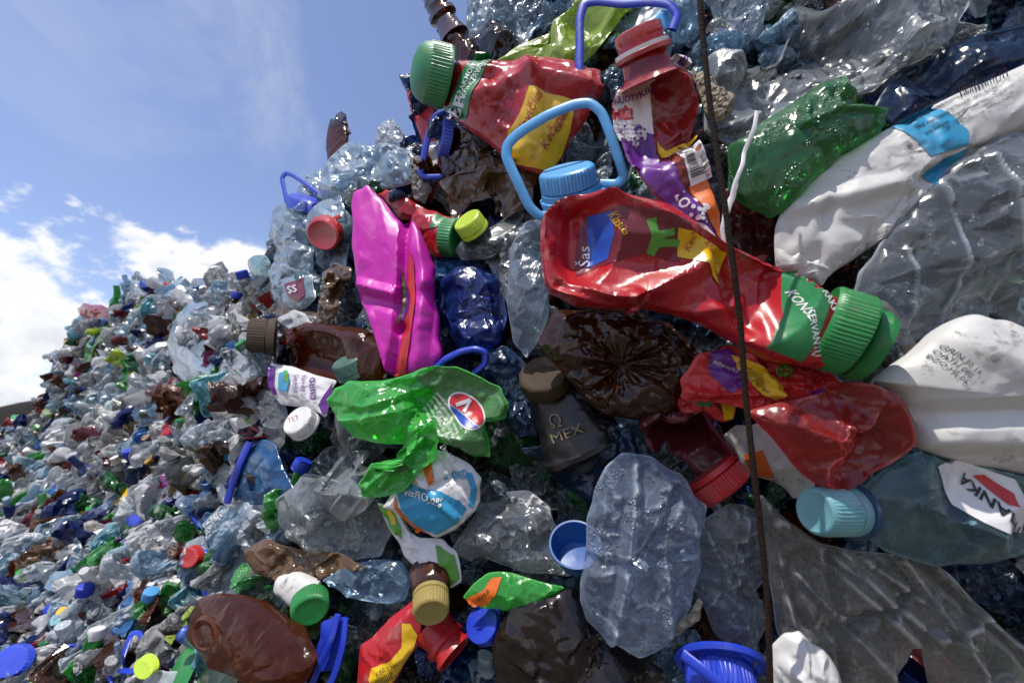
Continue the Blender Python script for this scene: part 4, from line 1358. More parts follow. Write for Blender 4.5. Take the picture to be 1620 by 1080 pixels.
def browns():
    t = T('brown_bottle', 'dark brown bottle crushed to a star shaped base, in the middle of the heap', 'bottle', (980, 575), 4, None, 'the dark brown star based bottle')
    G = blob_grid([(850, 545), (868, 510), (880, 490), (940, 492), (1000, 490), (1060, 520), (1112, 580), (1102, 602), (1076, 622), (1060, 662), (1002, 664), (950, 652), (908, 612), (882, 582)], 44, 110, 160, (978, 578))
    P = G.reshape(-1, 3)
    a = np.arctan2(P[:, 1] - 575, P[:, 0] - 978)
    r = np.hypot(P[:, 1] - 575, P[:, 0] - 978)
    P[:, 2] += np.where(P[:, 2] > 0, (np.cos(a * 7 + np.sin(a * 2 + 1) * 1.3) * 9 + np.cos(a * 19 + 2 * np.sin(3 * a)) * 4) * (.75 + .5 * np.sin(2 * a + 2)) * np.exp(-((r - 42) / 34) ** 2) - 26 * np.exp(-(r / 34) ** 2), 0)
    t.surf('body', P.reshape(G.shape), BROWN, cr=(46, 9, .5, .8), xy=True)
    L = [
        ('brown_bottle', 'crumpled brown bottle below the topmost red sauce bottle', BROWN, [(700, 215), (712, 198), (735, 202), (770, 226), (812, 262), (800, 292), (760, 288), (725, 302), (698, 290)], 24, 0, (20, 6, .4), None),
        ('brown_bottle', 'tan flattened bottle folded like a leaf behind the sky blue handle', TAN, [(694, 286), (740, 262), (776, 246), (806, 256), (852, 276), (842, 322), (800, 346), (770, 330), (745, 346), (716, 352), (708, 310)], 18, 2, (16, 7, .4), 'the tan folded bottle'),
        ('brown_bottle', 'dark brown bottle under the light blue film bag, at the very top', BLACKB, [(735, 94), (748, 62), (774, 26), (800, 18), (836, 34), (852, 46), (802, 92), (742, 112)], 22, 0, (14, 6, .4), 'the topmost dark brown bottle'),
        ('brown_bottle', 'big brown bottle with its moulded base facing out, low at the front', AMBER, [(296, 1000), (302, 968), (318, 945), (342, 939), (382, 942), (432, 966), (482, 1002), (502, 1040), (484, 1078), (432, 1094), (382, 1062), (330, 1040)], 42, 11, (16, 5, .35, .75), 'the big brown bottle'),
        ('brown_bottle', 'brown bottle folded double like card under the smoky clear bottle', TAN, [(385, 872), (420, 852), (470, 866), (540, 876), (580, 898), (522, 916), (452, 922), (402, 906)], 20, 4, (12, 8, .4), 'the folded brown bottle'),
        ('black_bag', 'glossy blackish brown crumpled bottle at the bottom beside the droplet bottle', BLACKB, [(778, 1030), (792, 985), (808, 955), (850, 935), (912, 930), (962, 1010), (1050, 1060), (1062, 1112), (790, 1112)], 44, 4, (20, 8, .35, .5), 'the glossy blackish bottle'),
        ('brown_bottle', 'pale brown bottle scrap twisted upright beside the magenta jug', TAN, [(502, 500), (506, 470), (510, 432), (530, 414), (556, 424), (550, 460), (530, 500), (516, 512)], 12, 4, (14, 6, .4), 'the twisted pale brown scrap'),
        ('brown_bottle', 'pinkish brown bottle with a silver label behind the brown capped bottle', TAN, [(412, 500), (430, 482), (455, 480), (500, 494), (530, 512), (500, 530), (440, 530), (416, 520)], 16, 1, (14, 4, .4), None),
        ('brown_bottle', 'amber scrap of bottle hanging below the blue bag on the crest', AMBER, [(368, 465), (385, 455), (405, 462), (398, 485), (382, 492)], 9, 2, (10, 3, .4), None),
        ('brown_bottle', 'narrow brown bottle strip beside the khaki cap', BROWN, [(632, 865), (652, 880), (668, 905), (690, 925), (655, 945), (640, 915)], 12, 1, (10, 3, .4), None),
    ]
    for nm, lb, mt, ol, th, lift, cr, ref in L:
        o = np.array(ol, float)
        t = T(nm, lb, 'bottle', tuple(o.mean(0)), lift, None, ref)
        big = (o.max(0) - o.min(0)).max()
        s = t.blob('body', ol, mt, th, 90 if big > 150 else 60, 120 if big > 150 else 80, dents=0 if len(cr) > 3 else 3, deep=(.04, .10), cr=(cr[0], cr[1] * 2.0) + tuple(cr[2:]))
        if 'moulded base' in lb:
            t.lathe('base_nub', (343, 985, s.z([(343, 985)])[0] - 4), (-.25, .05, 1), [(0, 26), (6, 22), (3, 15), (-4, 10), (2, 6), (4, 1)], AMBER, 48)
        if 'silver label' in lb:
            t.patch('label', s, [(445, 505), (470, 490), (505, 502), (500, 525), (460, 522)], SILVER, 2)
    t = T('brown_bottle', 'amber bottle pointing at the sky with its bare threaded neck at the top edge', 'bottle', (725, 55), -1, None, 'the amber bottle neck')
    t.lathe('neck', (712, 46, 0), (-.5, .85, .1), [(-14, 24), (0, 20), (10, 18), (18, 17), (20, 23), (26, 23), (28, 16), (36, 16), (38, 18), (40, 18), (42, 16), (46, 18), (48, 18), (50, 15), (58, 15), (58, 12), (0, 12)], BROWN, 48)
    t.blob('body', [(690, 48), (708, 38), (728, 52), (742, 68), (758, 62), (775, 78), (760, 112), (732, 112), (712, 85)], AMBER, 20, 60, 80, cr=(12, 4, .4))
    t = T('brown_bottle', 'brown bottle standing upright on the crest with a crumpled dark top', 'bottle', (535, 220), -2, None, 'the upright brown bottle')
    t.loft('body', [(532, 268, 15), (533, 240, 18), (536, 212, 18), (538, 196, 15)], AMBER, nu=60, nv=48, cr=(12, 3, .4))
    t.blob('top', [(518, 205), (522, 190), (532, 186), (540, 176), (548, 182), (550, 200), (556, 212), (545, 217), (530, 208)], BLACKB, 14, 50, 60, cr=(10, 3, .4))
    t = T('brown_bottle', 'brown bottle lying sideways with an olive brown screw cap', 'bottle', (505, 555), 5, None, 'the brown capped bottle')
    t.loft('body', [(436, 532, 24), (452, 535, 26), (475, 543, 36), (520, 556, 45), (570, 566, 46), (600, 572, 36)], AMBER, nu=100, nv=72, dents=5, cr=(20, 5, .4))
    t.cap((434, 532, 4), (-.93, .06, .35), 27, 36, BROWNCAP, n=40)
    t.lathe('neck_ring', (438, 533, 4), (-.93, .06, .35), [(0, 20), (0, 30), (5, 30), (5, 20)], BROWNCAP, 60)
    t = T('black_bottle', 'black bottle with a brown cap and gold lettering under the star based bottle', 'bottle', (880, 640), 0, None, 'the black bottle')
    s = t.loft('body', [(868, 606, 32), (874, 622, 40), (890, 660, 54), (912, 710, 60)], solid('black_moulded_plastic', (.012, .011, .012), .35, dirt=.35, dirtcol=(.09, .08, .08), lo=.56, hi=.7), nu=90, nv=70, cr=(16, 9, .4))
    t.cap((864, 606, 6), (-.30, .72, .62), 40, 26, BROWNCAP, n=10, ring=False)
    t.text(s, 'Ω', (868, 672), 27, 15, L_GOLD)
    t.text(s, 'MEX', (870, 694), 20, 22, L_GOLD, sx=1.3)


def greens():
    t = T('green_bottle', 'bright green flattened bottle folded over in front, with a red and blue oval emblem', 'bottle', (660, 680), 7, None, 'the bright green bottle')
    s = t.blob('body', [(516, 632), (530, 614), (552, 602), (590, 602), (622, 598), (650, 590), (690, 578), (722, 580), (760, 596), (792, 612), (806, 640), (800, 662), (768, 668), (776, 722), (750, 722), (700, 700), (660, 705), (600, 702), (560, 692), (540, 672), (528, 652)], GREEN, 36, 100, 160, center=(655, 645), dents=2, deep=(.04, .08), cr=(30, 9, .45, .6),
               ridges=[(580, 640, 680, 610, 10, 10), (540, 665, 660, 640, 9, 8), (690, 585, 640, 690, 12, -12)])
    l = t.patch('label', s, [(660, 597), (692, 580), (722, 582), (760, 598), (790, 614), (802, 640), (790, 655), (762, 660), (770, 716), (750, 716), (712, 690), (690, 660), (688, 625)], L_LTGREEN, 1.8)
    e = t.patch('emblem', s, [(765.6, 669.5), (760.6, 673.6), (753.9, 675.5), (745.8, 675.2), (737.1, 672.7), (728.5, 668.2), (720.7, 662.1), (714.2, 654.8), (709.7, 647.0), (707.5, 639.2), (707.7, 632.2), (710.4, 626.5), (715.4, 622.4), (722.1, 620.5), (730.2, 620.8), (738.9, 623.3), (747.5, 627.8), (755.3, 633.9), (761.8, 641.2), (766.3, 649.0), (768.5, 656.8), (768.3, 663.8)], L_WHITE, 3, parent=l)
    t.patch('emblem_red', s, [(710.3, 638.4), (710.3, 634.6), (711.2, 631.1), (712.8, 628.2), (715.3, 625.9), (718.5, 624.3), (722.2, 623.4), (726.5, 623.3), (731.1, 623.9), (735.9, 625.3), (740.8, 627.4), (745.6, 630.1), (750.2, 633.4), (754.4, 637.1), (758.0, 641.2), (761.1, 645.5), (763.5, 649.8), (765.0, 654.1), (765.7, 658.2), (765.6, 662.0), (764.6, 665.4), (762.8, 668.2), (760.2, 670.4)], L_RED, 4, parent=l)
    t.patch('emblem_blue', s, [(758.4, 671.4), (756.4, 672.1), (754.2, 672.5), (751.9, 672.7), (749.4, 672.7), (746.8, 672.4), (744.1, 671.9), (741.4, 671.1), (738.6, 670.1), (735.9, 668.9), (733.1, 667.5), (730.4, 665.9), (727.8, 664.1), (725.2, 662.1), (722.8, 660.0), (720.6, 657.8), (718.5, 655.5), (716.6, 653.1), (715.0, 650.6), (713.5, 648.2), (712.3, 645.7), (711.4, 643.3), (710.7, 640.9)], L_BLUE, 4, parent=l)
    t.patch('emblem_stroke', s, [(720, 638), (742, 630), (746, 634), (736, 652), (731, 650), (738, 638), (722, 644)], L_WHITE, 5, parent=l)
    t.text(s, 'ženklas', (700, 700), 12, -52, L_WHITE, parent=l)
    for i in range(5):
        t.text(s, 'gaivusis gėrimas su citrina', (688 - i * 5, 622 + i * 6), 6.5, -50, L_WHITE, parent=l)
    t = T('green_bottle', 'light green bottle half hanging down below the bright green bottle', 'bottle', (625, 735), 11, None, 'the hanging light green bottle')
    t.blob('body', [(690, 662), (702, 690), (690, 725), (662, 748), (640, 778), (604, 788), (572, 788), (564, 768), (580, 742), (606, 715), (645, 692)], GREEN, 22, 80, 110, cr=(24, 5, .45), dents=4, ridges=[(600, 770, 680, 680, 8, 10), (580, 770, 640, 720, 7, 8)])
    t = T('green_bottle', 'dark green bottle in the shade beside the black bottle', 'bottle', (820, 690), -6, None, None)
    t.blob('body', [(770, 640), (802, 622), (840, 660), (862, 720), (830, 740), (780, 735), (755, 700)], GREEND, 26, 70, 90, cr=(16, 5, .4))
    t = T('green_bottle', 'green bottle covered in bubbles lying under the long clear bottle', 'bottle', (1275, 235), 3, None, 'the bubbly green bottle')
    s = t.blob('body', [(1152, 232), (1200, 196), (1250, 165), (1300, 131), (1322, 125), (1345, 130), (1362, 158), (1378, 172), (1400, 178), (1400, 198), (1386, 214), (1330, 246), (1282, 292), (1242, 336), (1218, 346), (1185, 330), (1152, 302)], GREENB, 42, 110, 150, center=(1262, 230), dents=0, deep=(.05, .12), cr=(26, 6, .4, .75),
               ridges=[(1245, 215, 1300, 190, 9, 9), (1300, 190, 1390, 180, 8, 8), (1245, 215, 1260, 170, 8, 8), (1310, 170, 1325, 130, 7, 9), (1310, 165, 1360, 165, 16, -14)])
    rs = np.random.RandomState(9)
    t = T('green_bottle', 'dark green bottle neck with a grey green cap above the bright green bottle', 'bottle', (565, 590), 5, None, 'the grey green capped neck')
    t.loft('body', [(560, 590, 20), (572, 606, 24), (590, 625, 34)], GREEND, nu=50, nv=48)
    t.cap((561, 592, 2), (-.30, .80, .35), 25, 28, GREYGREEN, n=40)
    t = T('cap', 'dark green film curtain at the bottom behind the big brown bottle', 'film', (430, 945), 0)
    t.name = 'green_film'
    t.blob('film', [(380, 935), (420, 925), (480, 925), (520, 960), (500, 1010), (450, 990)], GREEND, 10, 60, 80, cr=(20, 5, .4))
    t = T('white_bottle', 'small white bottle with a round green cap facing out', 'bottle', (490, 945), 5, None, 'the green capped white bottle')
    t.loft('body', [(440, 925, 14), (465, 930, 24), (492, 944, 27)], WHITE, nu=50, nv=48, cr=(8, 2, .4))
    t.cap((492, 945, 4), (.42, -.22, .86), 28, 26, GREENCAP, n=44, ring=False)
    t = T('green_bottle', 'pale green bottle with a wide green collar cap at the bottom edge', 'bottle', (320, 1070), 5, None, 'the pale green bottle')
    t.blob('body', [(290, 1060), (310, 1035), (345, 1045), (375, 1070), (380, 1110), (290, 1110)], film('pale_green_plastic', (.6, .85, .6), (.24, .42, .2), a0=.5, a1=.95), 20, 50, 70, cr=(8, 3, .4))
    t.lathe('cap', (302, 1058, 8), (-.7, .45, .45), [(0, 24), (0, 32), (14, 31), (18, 27), (18, 1)], GREENCAP, 60)


def wraps():
    t = T('yoghurt_label', 'white and blue printed pot sleeve marked 250 g below the hanging green bottle', 'label', (690, 780), 7, None, 'the blue and white pot sleeve')
    s = t.blob('sleeve', [(606, 802), (628, 765), (648, 735), (666, 714), (692, 711), (722, 722), (745, 735), (762, 756), (760, 785), (752, 808), (722, 836), (690, 850), (652, 832), (626, 812)], L_WHITE, 20, 90, 130, center=(690, 785), cr=(36, 4, .4, .7), ridges=[(650, 740, 740, 830, 8, 7), (700, 720, 752, 790, 7, -7), (640, 790, 720, 750, 8, -6)])
    t.patch('blue_panel', s, [(640, 758), (672, 766), (700, 770), (728, 785), (740, 800), (722, 825), (692, 842), (662, 828), (638, 800), (630, 775)], L_SKY, 2)
    t.patch('orange_stripe', s, [(628, 780), (634, 800), (656, 826), (684, 842), (660, 836), (638, 816), (626, 796)], L_ORANGE, 2.6)
    t.patch('orange_spot', s, [(668, 722), (682, 716), (686, 735), (690, 755), (682, 762), (674, 742)], L_ORANGE, 2.6)
    t.patch('blue_stripe', s, [(738, 742), (748, 746), (756, 770), (750, 800), (742, 796), (746, 768)], L_SKY, 2.6)
    t.text(s, '250 g', (738, 738), 16, 194, L_SKY, off=5, bold=.03)
    t.text(s, 'vizRO,0%', (642, 776), 16, -14, L_WHITE, off=4, bold=.02)
    t.text(s, 'mix', (744, 748), 9, 190, L_SKY, off=4)
    t = T('crisp_packet', 'yellow green and white wrapper with torn edges hanging above the khaki cap', 'wrapper', (665, 855), 5, None, 'the yellow green wrapper')
    s = t.blob('wrapper', [(597, 795), (622, 800), (642, 835), (664, 850), (700, 852), (722, 872), (730, 918), (712, 930), (700, 908), (668, 915), (640, 880), (618, 840)], L_WHITE, 10, 70, 100, center=(660, 862), cr=(22, 5, .5))
    t.patch('lime_print', s, [(599, 797), (620, 803), (636, 830), (638, 850), (622, 835), (606, 812)], L_PGREEN, 2)
    t.patch('lime_edge', s, [(690, 858), (720, 876), (728, 912), (712, 926), (702, 905), (694, 880)], L_PGREEN, 2)
    t.patch('yellow_print', s, [(612, 805), (620, 806), (630, 824), (622, 826)], L_YELLOW, 3)
    t = T('fruit_wrapper', 'crumpled red wrapper with purple and yellow panels and a green swirl, across the wire', 'wrapper', (1200, 600), 5, None, 'the swirl wrapper')
    s = t.blob('wrapper', [(1076, 600), (1104, 560), (1150, 546), (1182, 556), (1225, 560), (1262, 572), (1318, 592), (1332, 606), (1322, 624), (1292, 632), (1240, 638), (1200, 652), (1130, 636), (1078, 630)], L_RED, 13, 90, 150, center=(1200, 600), cr=(40, 9, .5), ridges=[(1090, 620, 1300, 625, 8, 10), (1110, 575, 1320, 605, 9, -8), (1180, 560, 1240, 640, 7, 8)])
    t.patch('purple_panel', s, [(1122, 556), (1150, 550), (1172, 566), (1180, 600), (1150, 620), (1118, 590)], L_PURPLE, 2)
    y = t.patch('yellow_panel', s, [(1152, 560), (1172, 566), (1212, 588), (1232, 612), (1222, 632), (1196, 622), (1170, 590)], L_YELLOW, 2.6)
    for i in range(5):
        t.text(s, 'vaisių sultys 30%', (1164 + i * 2, 572 + i * 6), 6, -36, L_BLACK, parent=y, off=4)
    t.text(s, 'IRENKAIMU', (1124, 574), 8, -22, L_WHITE, off=4)
    t.patch('purple_tip', s, [(1276, 618), (1300, 612), (1320, 622), (1300, 632), (1282, 628)], L_PURPLE, 2.4)
    sw = [(1232 + (3 + 10 * k / 40) * math.cos(k * .35), 586 + (2.4 + 8 * k / 40) * math.sin(k * .35)) for k in range(41)]
    z = s.z(sw)
    t.tube('swirl', [(a, b, zz + 3) for (a, b), zz in zip(sw, z)], 1.5, L_PGREEN, 120, 6, .5)
    t = T('fruit_wrapper', 'small torn red and yellow wrapper scrap under the swirl wrapper', 'wrapper', (1110, 640), 3)
    s = t.blob('wrapper', [(1062, 632), (1090, 622), (1130, 628), (1165, 640), (1160, 662), (1140, 668), (1110, 652), (1080, 656)], L_RED, 10, 60, 80, cr=(14, 5, .5))
    t.patch('yellow_panel', s, [(1138, 634), (1162, 642), (1158, 662), (1142, 664)], L_YELLOW, 2.4)
    t.patch('green_panel', s, [(1092, 626), (1122, 630), (1118, 642), (1100, 640)], L_GREEN, 2.4)
    t = T('red_bottle', 'pinkish red bottle crushed flat with its base facing out, under the white jug', 'bottle', (1330, 690), 7, None, 'the pinkish red bottle')
    G = blob_grid([(1186, 652), (1240, 636), (1300, 622), (1332, 597), (1380, 606), (1422, 626), (1441, 662), (1448, 702), (1430, 742), (1392, 776), (1340, 779), (1292, 766), (1262, 742), (1222, 692)], 36, 100, 150, (1330, 695), .5)
    P = G.reshape(-1, 3)
    a, r = np.arctan2(P[:, 1] - 712, P[:, 0] - 1345), np.hypot(P[:, 1] - 712, P[:, 0] - 1345)
    P[:, 2] += np.where(P[:, 2] > 0, (np.cos(a * 5) * 8) * np.exp(-((r - 40) / 26) ** 2) - 14 * np.exp(-(r / 22) ** 2), 0)
    t.surf('body', P.reshape(G.shape), REDF, cr=(34, 8, .5, .7), dents=2, deep=(.04, .08), front=True, xy=True)
    t = T('red_bottle', 'wine red bottle pointing down with a matching red cap behind the wire', 'bottle', (1095, 715), 3, None, 'the wine red bottle')
    t.loft('body', [(1040, 655, 36), (1068, 685, 46), (1100, 722, 50), (1126, 748, 44)], DREDF, nu=90, nv=64, dents=4, cr=(16, 4, .4))
    t.cap((1122, 744, 0), (.56, -.72, .36), 45, 40, REDCAP, n=60)
    t = T('red_bottle', 'dark red bottle piece between the wire and the long white bottle', 'bottle', (1190, 350), 0)
    t.blob('body', [(1146, 300), (1165, 288), (1192, 300), (1226, 350), (1238, 398), (1205, 416), (1160, 412), (1142, 352)], DREDF, 20, 70, 90, cr=(14, 5, .4), dents=2)
    t = T('ketchup_bottle', 'small red sauce bottle with green collar cap between the magenta jug and the lime cap', 'bottle', (690, 370), 2, 'crushed red sauce bottles', 'the small red sauce bottle')
    s = t.blob('body', [(650, 347), (664, 326), (690, 334), (718, 346), (712, 402), (690, 408), (668, 388)], RED, 20, 60, 80, cr=(12, 4, .4))
    t.patch('label', s, [(690, 340), (712, 348), (708, 360), (682, 366)], L_GREEN, 2)
    t.cap((706, 376, 2), (.92, -.16, .34), 30, 22, GREENCAP, n=40, ring=False)
    t = T('ketchup_bottle', 'smooth red bottle end peeping out behind the top of the magenta jug', 'bottle', (635, 325), 0)
    t.blob('body', [(598, 308), (610, 300), (640, 308), (668, 328), (655, 348), (630, 346)], RED, 16, 50, 70, cr=(8, 3, .3))
    t = T('cap', 'lime green cap resting beside the green collar cap', 'cap', (742, 360), 4, None, 'the lime cap')
    t.cap((752, 366, 0), (-.45, .55, .5), 24, 26, LIME, n=36)
    t = T('crisp_packet', 'red printed wrapper sticking out behind the topmost green cap', 'wrapper', (672, 210), -1)
    s = t.blob('wrapper', [(642, 132), (660, 124), (684, 165), (700, 232), (692, 300), (680, 320), (672, 240), (652, 182)], L_RED, 10, 70, 90, cr=(18, 4, .5))
    t.patch('white_print', s, [(680, 230), (695, 225), (692, 285), (684, 300)], L_WHITE, 2)
    t = T('cap', 'dark blue cap seen edge on beside its loop handle under the topmost green cap', 'cap', (703, 222), 1, None, 'the edge on blue cap')
    t.cap((712, 222, 0), (-.75, .1, .25), 29, 16, BLUECAP, n=40, ring=False)
    t.tube('carry_handle', [(704, 180, 6), (690, 190, 10), (680, 220, 12), (671, 260, 12), (668, 279, 12), (678, 285, 12), (698, 283, 8), (712, 280, 2)], 5, BLUECAP, 70, 10)
    t = T('green_film', 'lime green grimy bottle slanting up to the top edge', 'bottle', (900, 55), 1, None, 'the lime grimy bottle')
    t.blob('body', [(782, 98), (830, 62), (900, 15), (940, -25), (1040, -25), (985, 26), (952, 70), (908, 112), (862, 100), (820, 98)], LIMEF, 24, 80, 120, center=(905, 55), cr=(14, 6, .4), dents=2, deep=(.05, .1), ridges=[(900, 95, 1000, 0, 10, 8)])
    t = T('fruit_wrapper', 'orange and green wrapper above the glossy blackish bottle', 'wrapper', (810, 935), 5, None, 'the orange and green wrapper')
    s = t.blob('wrapper', [(733, 945), (750, 922), (772, 906), (812, 906), (892, 928), (872, 946), (802, 966), (762, 962)], GREEN, 16, 60, 90, cr=(14, 4, .4))
    t.patch('orange_print', s, [(736, 945), (765, 928), (778, 910), (794, 908), (785, 930), (768, 955), (748, 956)], L_ORANGE, 2)
    t.text(s, 'MAKA', (760, 946), 9, 50, L_BLACK, off=4)
    t = T('ketchup_bottle', 'red bottle with a yellow barcode label standing at the bottom edge', 'bottle', (615, 1020), 5, None, 'the red bottle with the yellow barcode label')
    s = t.blob('body', [(562, 1110), (570, 1022), (605, 990), (642, 958), (656, 948), (668, 985), (662, 1020), (630, 1070), (610, 1110)], RED, 24, 70, 90, center=(612, 1040), cr=(12, 6, .4))
    y = t.patch('label', s, [(590, 1058), (594, 1040), (620, 1030), (640, 1010), (640, 975), (652, 978), (662, 1000), (656, 1020), (628, 1064), (600, 1082)], L_YELLOW, 2)
    for i in range(11):
        t.patch('barcode_bar', s, [(600 + i * 2.4, 1054 - i * .9), (601.1 + i * 2.4, 1053.6 - i * .9), (605.1 + i * 2.4, 1068 - i * .9), (604 + i * 2.4, 1068.4 - i * .9)], L_BLACK, 3.6, 8, parent=y)
    t.text(s, 'KEČ 1 KG', (604, 1048), 8, 24, L_BLACK, parent=y, off=4)
    t = T('red_bottle', 'open red bottle neck with moulded rings beside the khaki cap', 'bottle', (700, 1000), 3)
    t.lathe('neck', (685, 990, 0), (.72, -.52, .46), [(0, 30), (0, 34), (12, 30), (24, 27), (26, 32), (34, 32), (36, 27), (44, 27), (46, 31), (52, 31), (52, 25), (20, 22)], REDCAP, 60)
    t = T('cap', 'khaki screw cap facing out on a brown neck', 'bottle', (684, 945), 6, None, 'the khaki cap')
    t.name = 'brown_bottle'
    t.cap((682, 940, 0), (.16, -.30, .92), 28, 34, KHAKI, n=36)
    t.lathe('neck', (680, 934, -8), (.16, -.30, .92), [(-30, 36), (0, 30), (6, 26), (8, 22)], BROWN, 48)
    t = T('yoghurt_label', 'white and purple printed label piece below the brown capped bottle', 'label', (480, 610), 5, None, 'the purple edged label')
    s = t.blob('label', [(428, 575), (450, 578), (480, 586), (532, 602), (524, 632), (515, 660), (480, 645), (445, 640), (428, 618)], L_WHITE, 12, 60, 90, cr=(12, 3, .4))
    t.patch('purple_edge', s, [(428, 577), (438, 579), (436, 606), (442, 622), (434, 624), (428, 612)], L_PURPLE, 2)
    t.patch('purple_corner', s, [(528, 604), (520, 650), (512, 655), (506, 640), (516, 622)], L_PURPLE, 2)
    t.patch('picture', s, [(446, 590), (458, 584), (466, 600), (460, 618), (444, 616)], L_SKY, 2)
    t.patch('picture_leaf', s, [(454, 584), (462, 588), (464, 604), (456, 600)], L_PGREEN, 3)
    t.text(s, 'ouno', (494, 596), 17, -85, L_PURPLE, off=4, bold=.01)
    t.text(s, 'kotne', (470, 592), 12, -85, L_PURPLE, off=4)
    t.text(s, 'že nug', (482, 592), 10, -85, L_PURPLE, off=4)
    t = T('wrapper', 'white packet with an olive and brown lower edge beside the grey film', 'packet', (385, 648), 4, None, 'the olive edged packet')
    s = t.blob('packet', [(354, 648), (358, 618), (380, 600), (404, 604), (408, 640), (422, 690), (400, 698), (378, 692), (364, 668)], L_WHITE, 16, 60, 80, cr=(16, 4, .4))
    t.patch('olive_print', s, [(398, 622), (406, 630), (412, 660), (400, 668), (392, 650)], L_PGREEN, 2)
    t.patch('brown_print', s, [(380, 690), (394, 674), (412, 668), (420, 690), (400, 697)], L_WINE, 2)
    t = T('clear_film', 'crinkled grey film strip between the olive edged packet and the white cap', 'film', (430, 660), 4)
    t.blob('film', [(404, 612), (424, 615), (448, 636), (456, 660), (450, 700), (440, 716), (424, 700), (412, 660)], CLEARG, 12, 60, 80, cr=(20, 4, .5))


def blues():
    t = T('blue_bottle', 'deep blue crushed bottle right behind the magenta jug', 'bottle', (748, 490), 1, None, 'the deep blue bottle')
    t.blob('body', [(690, 470), (700, 440), (722, 422), (752, 420), (780, 432), (800, 460), (804, 500), (792, 540), (760, 558), (720, 552), (698, 520)], DKBLUE, 34, 90, 110, cr=(26, 7, .4), dents=4)
    t = T('blue_bottle', 'bright blue bottle side above the deep blue bottle', 'bottle', (715, 415), -1)
    t.blob('body', [(686, 408), (710, 402), (742, 408), (738, 440), (705, 450), (688, 440)], BLUEF, 14, 50, 70, cr=(12, 4, .4))
    t = T('jug_handle', 'blue carry handle bent over the bright green bottle', 'handle', (728, 570), 5, None, 'the bent blue handle')
    t.tube('handle', [(690, 582, 0), (706, 568, 6), (728, 557, 8), (752, 552, 8), (768, 558, 4), (766, 576, 0), (750, 590, -6)], 5.5, BLUECAP, 60, 10, 1.2)
    t = T('cup', 'small open blue cup beside the droplet bottle', 'cup', (905, 850), 5, None, 'the small blue cup')
    t.lathe('cup', (912, 890, -10), (-.10, .80, .58), [(0, 2), (0, 26), (6, 28), (40, 38), (44, 40), (48, 40), (48, 37), (40, 35), (8, 26), (6, 2)], solid('blue_cup_plastic', (.015, .09, .30), .3, dirt=.2, ws=.05), 64)
    t = T('clear_jug', 'clear jug with a big bright blue cap and handle strap, bottom centre', 'jug', (1140, 1055), 7, None, 'the big bright blue cap')
    ax = (-.16, -.60, .78)
    t.lathe('collar', (1140, 1046, -6), ax, [(0, 56), (0, 66), (5, 69), (10, 66), (10, 57), (0, 56)], BLUECAP, 90, cap0=False, cap1=False)
    t.cap((1140, 1050, -12), ax, 52, 52, BLUECAP, n=50)
    t.tube('handle_strap', [(1068, 1014, 30), (1092, 1026, 48), (1124, 1046, 62), (1158, 1074, 66), (1190, 1104, 60)], 8, BLUECAP, 60, 10, .4)
    t = T('jug_handle', 'flat blue handle straps standing at the bottom beside the red and yellow bottle', 'handle', (520, 1020), 5, None, 'the flat blue straps')
    t.blob('strap_plate', [(508, 985), (532, 975), (548, 975), (548, 1020), (535, 1060), (505, 1062), (500, 1030)], BLUECAP, 5, 40, 60, cr=(6, 1.5))
    t.tube('strap', [(538, 966, 10), (530, 1000, 12), (512, 1040, 12), (492, 1090, 10)], 5, BLUECAP, 50, 10, .7)
    t.tube('strap', [(548, 975, 4), (546, 1010, 8), (536, 1050, 10), (520, 1090, 10)], 5, BLUECAP, 50, 10, .7)
    t = T('cap', 'narrow blue ridged lid in the gap beside the orange and green wrapper', 'cap', (775, 985), 3)
    t.lathe('cap', (770, 990, 0), (-.35, .5, .5), [(0, 26), (0, 28), (18, 27), (20, 24), (20, 1)], BLUECAP, 60)
    t = T('blue_jug', 'blue translucent jug standing up with a bright blue handle edge', 'jug', (420, 745), 5, None, 'the blue translucent jug')
    t.blob('body', [(366, 782), (380, 730), (396, 700), (420, 695), (436, 705), (468, 780), (452, 802), (402, 804)], BLUEF, 18, 60, 90, cr=(10, 4, .4))
    t.tube('handle', [(368, 790, 14), (374, 768, 16), (388, 730, 16), (402, 696, 12)], 6, BLUECAP, 50, 10, .8)
    t = T('water_bottle', 'blue capped bottle on the crest with a thin blue loop handle', 'bottle', (480, 310), 1, None, 'the blue loop handle on the crest')
    t.lathe('cap', (480, 330, 2), (.2, .75, .4), [(0, 20), (0, 24), (14, 23), (18, 20), (18, 1)], BLUECAP, 60)
    t.lathe('neck', (478, 346, 0), (.1, .9, .3), [(0, 20), (16, 16), (20, 16)], SKYB, 40)
    t.tube('carry_handle', [(456, 322, 4), (452, 300, 6), (449, 284, 6), (456, 276, 6), (470, 282, 6), (490, 296, 6), (506, 308, 2)], 3.4, BLUECAP, 60, 10)
    t = T('water_bottle', 'bottle with a round red cap and red handle beside the magenta jug', 'bottle', (518, 375), 4, None, 'the round red cap')
    t.lathe('cap', (518, 366, 0), (.0, -.45, .85), [(0, 20), (0, 26), (8, 27), (20, 25), (23, 22), (21, 18), (21, 1)], REDCAP, 64)
    t.tube('carry_handle', [(494, 368, 10), (506, 362, 14), (524, 354, 14), (542, 344, 8)], 3.6, REDCAP, 40, 10, .8)
    t.lathe('neck', (518, 366, 0), (.0, .45, -.85), [(0, 20), (20, 26), (40, 32)], SKYB, 40)
    t = T('clear_bag', 'blue bag crumpled on the crest of the far slope', 'bag', (385, 452), 2, None, 'the blue bag on the crest')
    t.blob('bag', [(348, 462), (356, 445), (378, 432), (400, 430), (418, 440), (412, 455), (390, 460), (365, 475), (352, 475)], BLUEF, 12, 60, 80, cr=(22, 3, .5))
